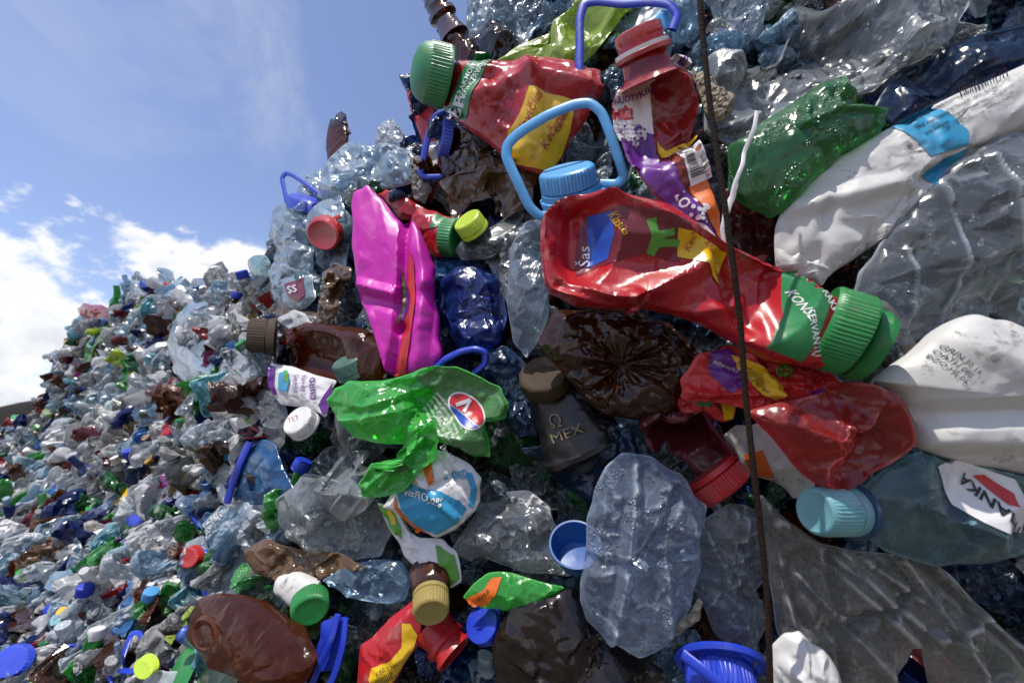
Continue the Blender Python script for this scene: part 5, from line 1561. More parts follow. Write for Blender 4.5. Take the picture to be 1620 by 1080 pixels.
    t = T('clear_bottle', 'pale green clear bottle end on the crest beside the hanging pale bottle', 'bottle', (410, 422), 1)
    t.blob('body', [(392, 412), (402, 404), (420, 404), (428, 416), (424, 440), (408, 445), (396, 432)], film('sea_green_plastic', (.62, .85, .82), (.3, .52, .5), a0=.35, a1=.95), 12, 50, 60, cr=(10, 2, .4))
    t = T('cap', 'white cap facing out beside the pale clear bag', 'cap', (357, 495), 6, None, 'the white cap by the pale bag')
    t.cap((355, 496, 0), (.25, .1, .95), 11, 10, WHITEC, n=24, ring=False)
    t = T('cap', 'purple cap below the pale clear bag', 'cap', (340, 604), 8)
    t.cap((340, 606, 0), (-.1, .6, .8), 13, 10, PURPLECAP, n=24, ring=False)
    t = T('clear_bottle', 'clear bottle with a scuffed white cap printed in red', 'bottle', (510, 710), 5, None, 'the white capped bottle')
    t.loft('body', [(488, 682, 22), (495, 694, 27), (515, 725, 42), (545, 755, 50), (575, 780, 50)], CLEARG, nu=90, nv=64, dents=4, cr=(18, 4, .4))
    t.cap((484, 674, 2), (-.34, .62, .68), 25, 22, WHITEC, n=44)
    s = Surf(np.array([[[462 + i * 6, 644 + j * 6, 34.0] for i in range(8)] for j in range(8)], float))
    t.text(s, 'TET', (470, 664), 11, 18, L_RED, off=-4)
    t = T('water_bottle', 'clear bottle with a turquoise cap and a black lettered white label', 'bottle', (1440, 805), 5, None, 'the turquoise capped bottle')
    s = t.blob('body', [(1350, 782), (1400, 742), (1450, 716), (1560, 738), (1670, 760), (1670, 860), (1560, 892), (1482, 896), (1402, 872), (1352, 842)], TURQ, 44, 90, 130, center=(1500, 810), dents=3, deep=(.04, .1), cr=(18, 4, .4))
    l = t.patch('label', s, [(1476, 735), (1520, 728), (1600, 756), (1612, 790), (1600, 836), (1560, 830), (1520, 812), (1486, 790)], L_WHITE, 2)
    t.text(s, 'TWIANKA', (1600, 832), 24, 131, L_BLACK, parent=l, off=4, bold=.03)
    t.patch('red_sticker', s, [(1540, 752), (1556, 750), (1590, 776), (1592, 794), (1572, 790)], L_RED, 4, parent=l)
    t.cap((1348, 808, 0), (-.93, .10, .30), 37, 80, TURQCAP, n=40, ring=True)
    t.lathe('neck_ring', (1352, 808, 0), (-.93, .10, .30), [(0, 30), (0, 42), (7, 42), (9, 30)], NAVY, 60)
    t = T('strapping_wire', 'thin dark rusty wire running down the whole heap from top edge to bottom', 'wire', (1160, 520), 12.5, None, None)
    t.tube('wire', [(1102, -40, 6), (1112, 60, 0), (1125, 180, 0), (1142, 320, 8), (1155, 420, 10), (1168, 510, 6), (1180, 620, -2), (1192, 740, 0), (1205, 850, 0), (1214, 950, 0), (1220, 1120, 0)], 4.6, WIRE, 160, 12)
    t = T('plastic_strip', 'twisted white film strip dangling along the wire', 'strip', (1165, 290), 8)
    t.tube('strip', [(1198, 176, 0), (1191, 205, 4), (1178, 240, 0), (1172, 262, 6), (1158, 296, 8), (1150, 330, 8), (1140, 362, 6), (1149, 404, 0)], 3.6, L_WHITE, 90, 10, .3)
    t.blob('strip_fold', [(1150, 318), (1162, 282), (1168, 290), (1158, 325), (1148, 352), (1142, 348)], L_WHITE, 3, 40, 50, cr=(10, 3, .4))
    t = T('rag', 'beige knotted rag caught behind the wire', 'rag', (1128, 155), 3, None, 'the beige rag')
    t.blob('rag', [(1095, 120), (1112, 112), (1128, 120), (1136, 140), (1160, 150), (1160, 175), (1142, 196), (1124, 190), (1110, 160)], RAG, 18, 70, 90, cr=(26, 5, .6))
    t = T('rag', 'grey tangled fibre scrap on the crest beside the ribbed pale blue bottle', 'rag', (668, 285), 0)
    t.blob('rag', [(648, 250), (662, 246), (680, 268), (684, 300), (672, 322), (656, 316), (650, 288)], GREYRAG, 12, 60, 70, cr=(26, 5, .6))
    t = T('plastic_scrap', 'dry leaf brown scrap stuck to the droplet bottle', 'scrap', (1085, 980), 7)
    t.blob('scrap', [(1064, 1004), (1072, 985), (1090, 970), (1105, 945), (1112, 952), (1108, 978), (1085, 995), (1070, 1006)], RAG, 5, 40, 60, cr=(12, 4, .6))
    t = T('clear_bottle', 'pale bottle with a red printed label below the hanging pale bottle', 'bottle', (465, 462), 3)
    s = t.blob('body', [(432, 470), (440, 445), (470, 432), (495, 440), (500, 470), (480, 490), (448, 492)], SKYB, 14, 50, 70, cr=(12, 3, .4))
    r = t.patch('label', s, [(456, 450), (484, 440), (488, 468), (476, 480), (462, 470)], L_WINE, 2)
    t.text(s, 'SS', (464, 466), 16, 15, L_WHITE, parent=r, off=4, bold=.02)


def far_named():
    """Things one can pick out on the slope beyond: (name, label, category, material, outline, thickness, lift, ref)."""
    L = [
        ('plastic_bag', 'red bag lying on the skyline of the far slope', 'bag', REDF, [(122, 488), (132, 479), (160, 482), (178, 492), (182, 506), (165, 512), (140, 506), (126, 498)], 9, 6, 'the red bag'),
        ('plastic_tub', 'sky blue broken tub piece sticking out of the slope', 'tub', BLUEF, [(230, 646), (258, 648), (284, 640), (288, 660), (268, 668), (262, 690), (236, 688), (228, 668)], 10, 6, 'the sky blue tub piece'),
        ('plastic_bag', 'grey white bag beside the sky blue tub piece', 'bag', CLEARW, [(264, 668), (290, 662), (320, 652), (338, 660), (322, 690), (312, 722), (296, 700), (272, 690)], 10, 6, 'the grey white bag'),
        ('plastic_label', 'shiny sky blue printed label below the blue bottle side', 'label', L_SKY, [(316, 704), (340, 700), (366, 708), (374, 724), (350, 732), (330, 722)], 5, 7, None),
        ('clear_film', 'white film hanging in pleats beside the blue translucent jug', 'film', CLEARW, [(318, 716), (345, 722), (364, 740), (372, 790), (362, 806), (345, 790), (326, 760)], 9, 6, 'the pleated white film'),
        ('plastic_bag', 'crushed white printed bag below the yellow caps', 'bag', CLEARW, [(230, 790), (260, 765), (300, 748), (318, 760), (300, 800), (275, 826), (245, 830)], 12, 7, 'the white printed bag'),
        ('green_bottle', 'round green bottle end in the middle of the slope', 'bottle', GREEN, [(202, 800), (210, 788), (224, 784), (236, 796), (232, 812), (216, 816)], 12, 7, 'the round green bottle end'),
        ('wrapper', 'yellow and pink wrapper strip above the round green bottle end', 'wrapper', L_YELLOW, [(180, 798), (200, 772), (226, 748), (236, 752), (216, 780), (192, 802)], 4, 7, 'the yellow and pink strip'),
        ('clear_film', 'cyan film beside the torn clear piece', 'film', BLUEF, [(308, 826), (325, 810), (350, 818), (378, 836), (380, 858), (350, 860), (325, 850)], 10, 5, None),
        ('clear_bag', 'long white tube bag lying across the slope', 'bag', CLEARW, [(-30, 880), (20, 860), (60, 840), (90, 822), (104, 828), (90, 852), (40, 876), (-30, 905)], 14, 6, 'the long white tube bag'),
        ('green_bottle', 'long green film bottle touching the tube bag', 'bottle', GREEN, [(88, 858), (104, 826), (124, 806), (146, 798), (140, 812), (118, 830), (106, 862)], 9, 6, 'the long green film'),
        ('wrapper', 'yellow wrapper with brown end beside the blue capped bottle', 'wrapper', L_YELLOW, [(118, 842), (135, 826), (152, 828), (152, 850), (146, 866), (130, 856)], 6, 7, None),
        ('brown_bottle', 'brown bottle standing on its neck above the blue loop handle', 'bottle', AMBER, [(210, 940), (218, 918), (236, 912), (250, 924), (250, 950), (236, 985), (222, 990), (214, 968)], 15, 7, 'the brown bottle above the loop handle'),
        ('green_bottle', 'light green bag beneath the long white tube bag', 'bag', GREEN, [(12, 900), (25, 888), (50, 886), (54, 905), (42, 920), (20, 918)], 10, 6, None),
        ('clear_bottle', 'round clear bottle end with a bright glint beneath the blue lid', 'bottle', CLEARB, [(70, 925), (85, 905), (110, 900), (120, 915), (105, 936), (84, 942)], 14, 6, None),
        ('brown_bottle', 'dark brown bottle lump low on the slope', 'bottle', BROWN, [(4, 975), (22, 965), (40, 958), (56, 972), (58, 992), (40, 1000), (12, 996)], 14, 7, 'the dark brown lump'),
        ('brown_bottle', 'dark brown crumpled bottle beside the blue loop handle', 'bottle', BROWN, [(146, 1040), (155, 1015), (172, 1004), (190, 1012), (188, 1040), (170, 1056), (152, 1066)], 16, 7, None),
        ('lime_strip', 'lime green tape loop beside the big brown bottle', 'strip', LIMEF, [(258, 1012), (270, 985), (300, 960), (320, 950), (322, 958), (298, 975), (276, 1000), (272, 1022)], 5, 7, None),
        ('plastic_bag', 'blue film bag pressed against the slope above the loop handle', 'bag', BLUEF, [(172, 1000), (190, 960), (208, 935), (214, 950), (210, 985), (196, 1008)], 10, 5, None),
        ('clear_bag', 'white bag edge filling the bottom corner before the pale green bottle', 'bag', CLEARW, [(206, 1090), (222, 1072), (250, 1060), (285, 1062), (296, 1090), (290, 1115), (210, 1115)], 16, 5, None),
        ('green_bottle', 'green bottle lying on the slope under the red bag', 'bottle', GREEN, [(130, 575), (134, 552), (146, 532), (158, 528), (164, 540), (154, 556), (152, 578)], 8, 8, 'the green bottle under the red bag'),
        ('clear_bottle', 'grey clear bottle lying beside the green bottle', 'bottle', CLEARG, [(152, 552), (170, 556), (190, 572), (198, 590), (186, 596), (166, 580)], 9, 8, None),
        ('blue_bottle', 'teal bottle piece under the green bottle', 'bottle', solid('teal_plastic', (.01, .08, .16), .3), [(126, 600), (132, 588), (150, 578), (160, 584), (156, 600)], 6, 8, None),
        ('wrapper', 'yellow torn wrapper spread in the middle of the far slope', 'wrapper', L_YELLOW, [(198, 592), (212, 580), (226, 588), (244, 594), (250, 612), (232, 600), (212, 604)], 4, 8, 'the yellow torn wrapper'),
        ('clear_film', 'grey blue sheet over the dark hollow of the far slope', 'film', CLEARB, [(138, 618), (165, 608), (198, 606), (196, 618), (170, 624), (144, 626)], 5, 8, None),
        ('green_bottle', 'green bottle with an orange band standing in the dark hollow', 'bottle', GREENCAP, [(200, 610), (212, 608), (214, 640), (218, 660), (206, 676), (198, 660), (202, 640)], 7, 8, 'the orange banded green bottle'),
        ('clear_bottle', 'pale bottle standing at the very top of the far crest', 'bottle', CLEARW, [(205, 470), (206, 450), (210, 434), (216, 434), (222, 448), (232, 462), (228, 478), (214, 480)], 9, 6, 'the standing pale bottle'),
        ('clear_bottle', 'clear tub with a blue lid at the top of the far crest', 'bottle', SKYB, [(248, 424), (262, 424), (274, 430), (274, 448), (268, 462), (254, 456), (250, 440)], 9, 5, None),
        ('clear_bag', 'grey crinkled bag on the crest behind the pale clear bag', 'bag', CLEARG, [(296, 458), (306, 440), (322, 440), (334, 450), (346, 452), (346, 470), (325, 478), (304, 474)], 10, 4, None),
        ('green_bottle', 'lime and blue bottle at the foot of the dark bank', 'bottle', LIMEF, [(66, 660), (72, 642), (84, 638), (86, 650), (78, 660)], 5, 8, None),
        ('green_bag', 'bright green bag at the left edge of the far slope', 'bag', GREEN, [(14, 668), (20, 656), (32, 656), (38, 666), (30, 672)], 5, 8, None),
        ('clear_bag', 'white bag with a green mark on the far slope', 'bag', CLEARW, [(70, 682), (86, 664), (110, 660), (124, 668), (112, 684), (88, 690)], 8, 8, 'the green marked white bag'),
        ('magenta_wrapper', 'magenta wrapper beneath the yellow caps', 'wrapper', MAGENTA, [(252, 742), (262, 728), (276, 720), (286, 735), (278, 752), (262, 776), (256, 760)], 8, 6, None),
        ('green_bottle', 'dark green bottle sloping down below the grey white bag', 'bottle', GREEND, [(264, 700), (285, 690), (300, 712), (304, 738), (292, 742), (276, 720)], 9, 6, None),
        ('tan_packet', 'ochre packet edge curving under the dark green bottle', 'packet', solid('ochre_plastic', (.30, .17, .02), .4), [(284, 756), (300, 735), (318, 708), (322, 725), (308, 750), (290, 766)], 7, 6, None),
        ('plastic_bag', 'white bag with grey folds in the lower slope', 'bag', CLEARW, [(160, 800), (178, 780), (210, 772), (206, 790), (190, 806), (168, 812)], 9, 6, None),
        ('clear_bottle', 'pale crumpled bottle with a folded middle on the far slope', 'bottle', CLEARW, [(176, 560), (186, 540), (206, 530), (220, 540), (212, 560), (196, 568), (184, 570)], 9, 8, None),
    ]
    for nm, lb, ct, mt, ol, th, lift, ref in L:
        o = np.array(ol, float)
        t = T(nm, lb, ct, tuple(o.mean(0)), lift + 5, None, ref)
        t.blob('body', ol, mt, th, 44, 72, dents=3, deep=(.05, .2), cr=(14, max(1.4, th * .3), .45))
    C = [('mustard yellow cap facing out below the white film', (234, 722), 12, (-.2, .1, .95), YELLOW), ('second mustard cap half hidden beside the first yellow one', (264, 728), 9, (.3, .3, .8), YELLOW),
         ('round red cap beside the torn clear piece', (305, 880), 16, (-.1, .2, .95), REDCAP), ('lime cap facing out under the blue loop handle', (234, 1052), 16, (-.1, .05, .97), LIME),
         ('blue cap upright on a bottle between the yellow wrapper and white bag', (215, 824), 13, (0, .9, .3), BLUECAP), ('large blue cap at the bottom left corner', (22, 1046), 22, (.3, .5, .8), BLUECAP),
         ('blue cap above the long white tube bag', (92, 774), 10, (-.3, .5, .8), BLUECAP), ('small yellow cap beside the turquoise one', (98, 970), 8, (.1, .4, .9), YELLOW),
         ('small turquoise cap beside the yellow one', (88, 982), 8, (-.4, .4, .8), TURQCAP), ('orange lid above the long green film', (97, 796), 10, (.1, .8, .4), L_ORANGE),
         ('blue cap on the skyline of the far crest', (226, 452), 7, (0, .8, .4), BLUECAP), ('blue cap under the standing pale bottle', (263, 474), 9, (.1, .5, .8), BLUECAP),
         ('small lime cap between bottles at the bottom edge', (66, 1076), 12, (0, .5, .8), LIME), ('bright blue cap in the dark hollow of the far slope', (170, 660), 9, (.2, .3, .9), BLUECAP)]
    for lb, (x, y), r, ax, mt in C:
        t = T('cap', lb, 'cap', (x, y), 15)
        t.cap((x, y, -4), ax, r, r * .9, mt, n=26, ring=r > 12)
    t = T('jug_handle', 'triangular blue loop handle low on the slope', 'handle', (210, 1030), 9, None, 'the blue loop handle')
    t.tube('handle', [(232, 1056, 0), (212, 1058, 4), (194, 1054, 6), (200, 1036, 8), (210, 1008, 8), (216, 996, 8), (226, 998, 6), (230, 1020, 2)], 3.6, BLUECAP, 60, 10)
    t = T('jug_handle', 'blue handle legs above the big brown bottle', 'handle', (350, 930), 4)
    t.tube('handle', [(322, 905, 0), (325, 930, 4), (332, 948, 4), (338, 930, 4), (345, 918, 4), (356, 920, 4), (362, 948, 0)], 4, BLUECAP, 60, 10)
    t = T('jug_handle', 'curved blue handle behind the pleated white clear bottle', 'handle', (362, 562), 3)
    t.tube('handle', [(342, 590, 0), (346, 572, 4), (362, 556, 4), (386, 550, 0)], 4.5, BLUECAP, 40, 10)


for f in (ketchup_top, ketchup_main, magenta, juice, handles_top, whites, clears, browns, greens, wraps, extras, blues, far_named):
    f()
for t in THINGS:
    t.done()


# ------------------------------------------------------------------ the rest of the heap: crushed bottles, bags, caps and wrappers of a few kinds, copied
rs = np.random.RandomState(77)


def unit_bottle(seed, nu, nv, dents, flat, cells, amp, kind=0):
    r = np.random.RandomState(seed)
    prof = [[(0, .02), (.0, .10), (.02, .135), (.10, .145), (.35, .13), (.38, .137), (.55, .137), (.58, .145), (.70, .14), (.80, .10), (.88, .052), (.90, .05), (.905, .065), (.92, .065), (.925, .048), (1.0, .048)],
            [(0, .02), (.0, .13), (.03, .165), (.5, .165), (.62, .15), (.75, .11), (.86, .06), (.90, .056), (.905, .07), (.92, .07), (.93, .054), (1.0, .054)],
            [(0, .02), (.0, .16), (.03, .20), (.55, .20), (.70, .17), (.80, .09), (.86, .07), (1.0, .066)]][kind]
    h = np.array([p[0] for p in prof])
    w = np.array([p[1] for p in prof])
    s = np.concatenate([[0], np.cumsum(np.hypot(np.diff(h), np.diff(w)))])
    q = np.linspace(0, s[-1], nu)
    h, w = np.interp(q, s, h), np.interp(q, s, w)
    th = np.linspace(0, 2 * math.pi, nv, endpoint=False)
    G = np.zeros((nu, nv, 3))
    G[:, :, 0] = w[:, None] * np.cos(th)
    G[:, :, 1] = w[:, None] * np.sin(th) * flat
    G[:, :, 2] = h[:, None] - .5
    G *= 100
    body = G[:, :, 2] < 30
    G2 = dent(G, r, dents, (.12, .42), 28.0)
    if cells:
        G2 = facet_tube(G2, r, int(cells * 2.2), amp * 1.6, .45)
    bend = r.uniform(-.9, .9)
    z = G2[:, :, 2] / 100
    G2[:, :, 0] += bend * 22 * z ** 2
    k = np.clip((G[:, :, 2] - 28) / 10, 0, 1)[:, :, None]
    Gn = G.copy()
    Gn[:, :, 0] += bend * 22 * (G[:, :, 2] / 100) ** 2
    return (G2 * (1 - k) + Gn * k) / 100


def unit_sheet(seed, nu, nv, th, cells, amp):
    r = np.random.RandomState(seed)
    n = 9
    o = [(50 * r.uniform(.55, 1.0) * math.cos(2 * math.pi * i / n), 34 * r.uniform(.5, 1.0) * math.sin(2 * math.pi * i / n)) for i in range(n)]
    G = facet_xy(blob_grid(o, th, nu, nv, (0, 0), rs=r), r, cells, amp * 2.2, .5)
    P = G.reshape(-1, 3)
    P[:, 2] += 12 * noise3(P / 40 + 9, seed)
    return P.reshape(G.shape) / 100


PROTO = {}


def proto(key):
    if key in PROTO:
        return PROTO[key]
    k, v, res = key
    nu, nv = {0: (20, 16), 1: (44, 34), 2: (84, 60)}[res]
    if k == 'bottle':
        G = unit_bottle(100 + v, nu, nv, 7 + v % 4, (.4, .7, .9, .5)[v % 4], 22 if res else 9, 2.6 + (v % 3) * .9, v % 3)
    elif k == 'sheet':
        G = unit_sheet(200 + v, nu, nv, 8 + 4 * (v % 3), 34, 5.0)
    elif k == 'wrap':
        G = unit_sheet(300 + v, nu, nv, 3, 16, 3.2)
    elif k == 'cap':
        G = lathe_grid((0, 0, 0), (0, 0, 1), [(0, .40), (0, .5), (.1, .5), (.12, .47), (.15, .5, 1), (.55, .49, 1), (.62, .44), (.64, .3), (.64, .02)], 48, 24, .03)
    elif k == 'handle':
        pts = [[(-.3, -.5, 0), (-.35, 0, .05), (-.25, .45, .1), (.2, .48, .1), (.35, .1, .05), (.3, -.5, 0)], [(-.5, -.2, 0), (-.3, .25, .05), (.1, .35, .1), (.5, .2, 0)]][v % 2]
        G = tube_grid(pts, .045, 36, 8)
    me = mesh_from_grid('crushed_' + k, G, True, True, 20 if k in ('bottle', 'sheet', 'wrap') else 36)
    PROTO[key] = me
    return me


def rot_along(r, tilt=.35, ang=None, spread=9.0):
    """Long axis roughly along the face of the heap, rolled at random about itself."""
    a = r.uniform(0, 2 * math.pi) if ang is None else ang + r.normal() * spread
    zx = np.array([math.cos(a), math.sin(a), r.normal() * tilt])
    zx /= np.linalg.norm(zx)
    x = np.cross(zx, r.randn(3))
    x /= np.linalg.norm(x)
    y = np.cross(zx, x)
    M = RC @ np.column_stack([x, y, zx])
    return Matrix([list(q) for q in M]).to_4x4()


def rot_flat(r, ang, spread, tilt):
    """A flat thing lying on the face of the heap."""
    a = ang + r.normal() * spread
    x = np.array([math.cos(a), math.sin(a), r.normal() * tilt])
    x /= np.linalg.norm(x)
    z = np.array([r.normal() * tilt, r.normal() * tilt, 1.0])
    y = np.cross(z, x)
    y /= np.linalg.norm(y)
    z = np.cross(x, y)
    M = RC @ np.column_stack([x, y, z])
    return Matrix([list(q) for q in M]).to_4x4()


def place(me, mat, x, y, d, size, rot):
    o = bpy.data.objects.new('item', me)
    if not me.materials:
        me.materials.append(None)
    COL.objects.link(o)
    o.material_slots[0].link = 'OBJECT'
    o.material_slots[0].material = mat
    w = cam_pt(x, y, d)
    o.matrix_world = Matrix.Translation(Vector(w)) @ rot @ Matrix.Scale(size, 4)
    return o


def far_film(m, tint, body, a0, **k):
    return film(m.name + '_weathered', tint, body, a0, .92, wr=-26.0, ws=.7, **k)


FCLEAR = far_film(CLEAR, (.80, .86, .90), (.46, .50, .54), .26)
FBLUE = far_film(CLEARB, (.70, .82, .92), (.30, .43, .56), .28)
FGREY = far_film(CLEARG, (.74, .75, .75), (.34, .34, .33), .32)
FWHITE = far_film(CLEARW, (.88, .90, .92), (.72, .73, .74), .55)
FSKY = far_film(SKYB, (.66, .80, .92), (.40, .54, .66), .45)
FGREEN = far_film(GREEN, (.25, .72, .28), (.06, .34, .08), .42)
FGREEND = far_film(GREEND, (.10, .42, .16), (.02, .16, .05), .6)
FBROWN = far_film(BROWN, (.42, .19, .07), (.085, .034, .016), .7)
FAMBER = far_film(AMBER, (.75, .34, .07), (.16, .055, .014), .6)
FTAN = far_film(TAN, (.5, .3, .2), (.20, .10, .05), .75)
FBLUEF = far_film(BLUEF, (.2, .48, .85), (.03, .17, .45), .6)
FDKBLUE = far_film(DKBLUE, (.07, .2, .55), (.008, .03, .16), .7)
FTURQ = far_film(TURQ, (.45, .8, .85), (.14, .38, .45), .4)
FRED = far_film(REDF, (.8, .12, .12), (.38, .03, .04), .6)
FCLR = {'clear': [FCLEAR, FCLEAR, FGREY, FWHITE, FWHITE, FBLUE, FSKY], 'green': [FGREEN, FGREEND, FGREEN], 'brown': [FBROWN, FAMBER, FTAN, FBROWN], 'blue': [FBLUEF, FDKBLUE, FTURQ, FDKBLUE], 'white': [WHITE, WHITEC, L_WHITE], 'red': [FRED, DREDF, RED], 'lime': [LIMEF]}
CLR = {'clear': [CLEAR, CLEARB, CLEARG, CLEARW, SKYB], 'green': [GREEN, GREEND, GREENB], 'brown': [BROWN, AMBER, TAN, BLACKB], 'blue': [BLUEF, DKBLUE, NAVY, TURQ], 'white': [WHITE, CREAM, L_WHITE], 'red': [REDF, DREDF, RED], 'lime': [LIMEF]}
WORD = {CLEAR.name: 'clear', CLEARB.name: 'bluish clear', CLEARG.name: 'greyish clear', CLEARW.name: 'whitish clear', SKYB.name: 'pale blue', GREEN.name: 'green', GREEND.name: 'dark green', GREENB.name: 'deep green', BROWN.name: 'brown', AMBER.name: 'amber',
        TAN.name: 'tan', BLACKB.name: 'blackish brown', BLUEF.name: 'blue', DKBLUE.name: 'deep blue', NAVY.name: 'navy', TURQ.name: 'turquoise', WHITE.name: 'white', CREAM.name: 'cream', L_WHITE.name: 'white', REDF.name: 'pinkish red', DREDF.name: 'wine red', RED.name: 'red', LIMEF.name: 'lime',
        L_RED.name: 'red', L_YELLOW.name: 'yellow', L_SKY.name: 'sky blue', L_PGREEN.name: 'leaf green', L_PURPLE.name: 'purple', L_ORANGE.name: 'orange', MAGENTA.name: 'magenta', BLUECAP.name: 'blue', REDCAP.name: 'red', GREENCAP.name: 'green',
        WHITEC.name: 'white', YELLOW.name: 'yellow', LIME.name: 'lime', SKYCAP.name: 'sky blue', PURPLECAP.name: 'purple', SILVER.name: 'silver', TURQCAP.name: 'turquoise'}


for a_, b_ in ((FCLEAR, CLEAR), (FBLUE, CLEARB), (FGREY, CLEARG), (FWHITE, CLEARW), (FSKY, SKYB), (FGREEN, GREEN), (FGREEND, GREEND), (FBROWN, BROWN), (FAMBER, AMBER), (FTAN, TAN), (FBLUEF, BLUEF), (FDKBLUE, DKBLUE), (FTURQ, TURQ), (FRED, REDF)):
    WORD[a_.name] = WORD[b_.name]


def pick(r, table):
    k = list(table)
    w = np.array([table[a] for a in k], float)
    return k[r.choice(len(k), p=w / w.sum())]


HERO = [(t.c[0], t.c[1], t.ref) for t in THINGS if t.ref]
USED = {}


def near_label(word, kind, x, y):
    c = sorted(HERO, key=lambda h: (h[0] - x) ** 2 + (h[1] - y) ** 2)
    for hx, hy, ref in c[:6]:
        dx, dy = x - hx, y - hy
        rel = 'above' if dy < -abs(dx) * .8 else 'below' if dy > abs(dx) * .8 else ('sticking out past' if dx < 0 else 'tucked beside')
        lb = f'crumpled {word} {kind} half buried {rel} {ref}'
        if len(lb.split()) > 15:
            lb = f'{word} {kind} {rel} {ref}'
        if lb not in USED:
            USED[lb] = 1
            return lb, None
    return lb, f'{word} {kind}s half buried in the heap'


def fill_near():
    r = np.random.RandomState(5)
    pts = []
    for _ in range(6000):
        x, y = r.uniform(395, 1660), r.uniform(-30, 1110)
        if y < topline(x) + 22:
            continue
        dd = float(depth(x, y)[0])
        gap = 43 / (dd / .6)
        if all((x - a) ** 2 + (y - b) ** 2 > (gap * .5 + g * .5) ** 2 for a, b, g in pts):
            pts.append((x, y, gap))
    out = []
    for x, y, g in pts:
        d = float(depth(x, y)[0]) + r.uniform(.065, .105)
        col = pick(r, {'clear': 54, 'blue': 28, 'brown': 14, 'green': 4})
        mt = {'clear': [CLEARG, CLEARB, CLEARG, CLEAR], 'blue': [NAVY, DKBLUE, NAVY], 'brown': [BROWN, BLACKB, AMBER], 'green': [GREEND]}[col]
        mt = mt[r.randint(len(mt))]
        k = pick(r, {'bottle': 55, 'sheet': 45})
        me = proto((k, r.randint(8), 2))
        size = r.uniform(.15, .22) if k == 'bottle' else r.uniform(.12, .18)
        o = place(me, mt, x, y, d, size * min(1, .6 + .4 * d), rot_along(r, .15) if k == 'bottle' else rot_flat(r, 0, 3, .3))
        kind = 'bottle' if k == 'bottle' else 'film'
        lb, gr = near_label(WORD[mt.name], kind, x, y)
        o.name = 'crushed_bottle' if k == 'bottle' else 'plastic_film'
        tag(o, lb, kind, gr)
        out.append(o)
    return out


def far_label(word, kind, x, y):
    """Which one: by the nearest thing that can be named, and the side of it this one lies on."""
    c = sorted(HERO, key=lambda h: (h[0] - x) ** 2 + (h[1] - y) ** 2)[:5]
    lists = []
    for hx, hy, ref in c:
        dx, dy = x - hx, y - hy
        far = math.hypot(dx, dy)
        rel = 'above' if dy < -abs(dx) * .7 else 'below' if dy > abs(dx) * .7 else ('downhill of' if dx < 0 else 'uphill of')
        lists.append((f'{word} {kind}', 'close ' + rel if far < 34 else 'further ' + rel if far > 75 else rel, ref))
    for wk, rel, ref in lists:
        lb = f'{wk} {rel} {ref}'
        if lb not in USED:
            USED[lb] = 1
            return lb, f'{word} {kind}s on the slope'
    wk, rel, ref = lists[0]
    k = USED[f'{wk} {rel} {ref}'] = USED[f'{wk} {rel} {ref}'] + 1
    return f'{ORD[min(k, 9)]} {wk} {rel} {ref}', f'{word} {kind}s on the slope'


ORD = ['', 'first', 'second', 'third', 'fourth', 'fifth', 'sixth', 'seventh', 'eighth', 'ninth']


def inside(x, y, q):
    c = False
    j = len(q) - 1
    for i in range(len(q)):
        if (q[i][1] > y) != (q[j][1] > y) and x < (q[j][0] - q[i][0]) * (y - q[i][1]) / (q[j][1] - q[i][1]) + q[i][0]:
            c = not c
        j = i
    return c


FARLINES = [(q - q.mean(0)) * .95 + q.mean(0) for q in OUTLINES if q[:, 0].min() < 440]
FARLINES = [q.tolist() for q in FARLINES]


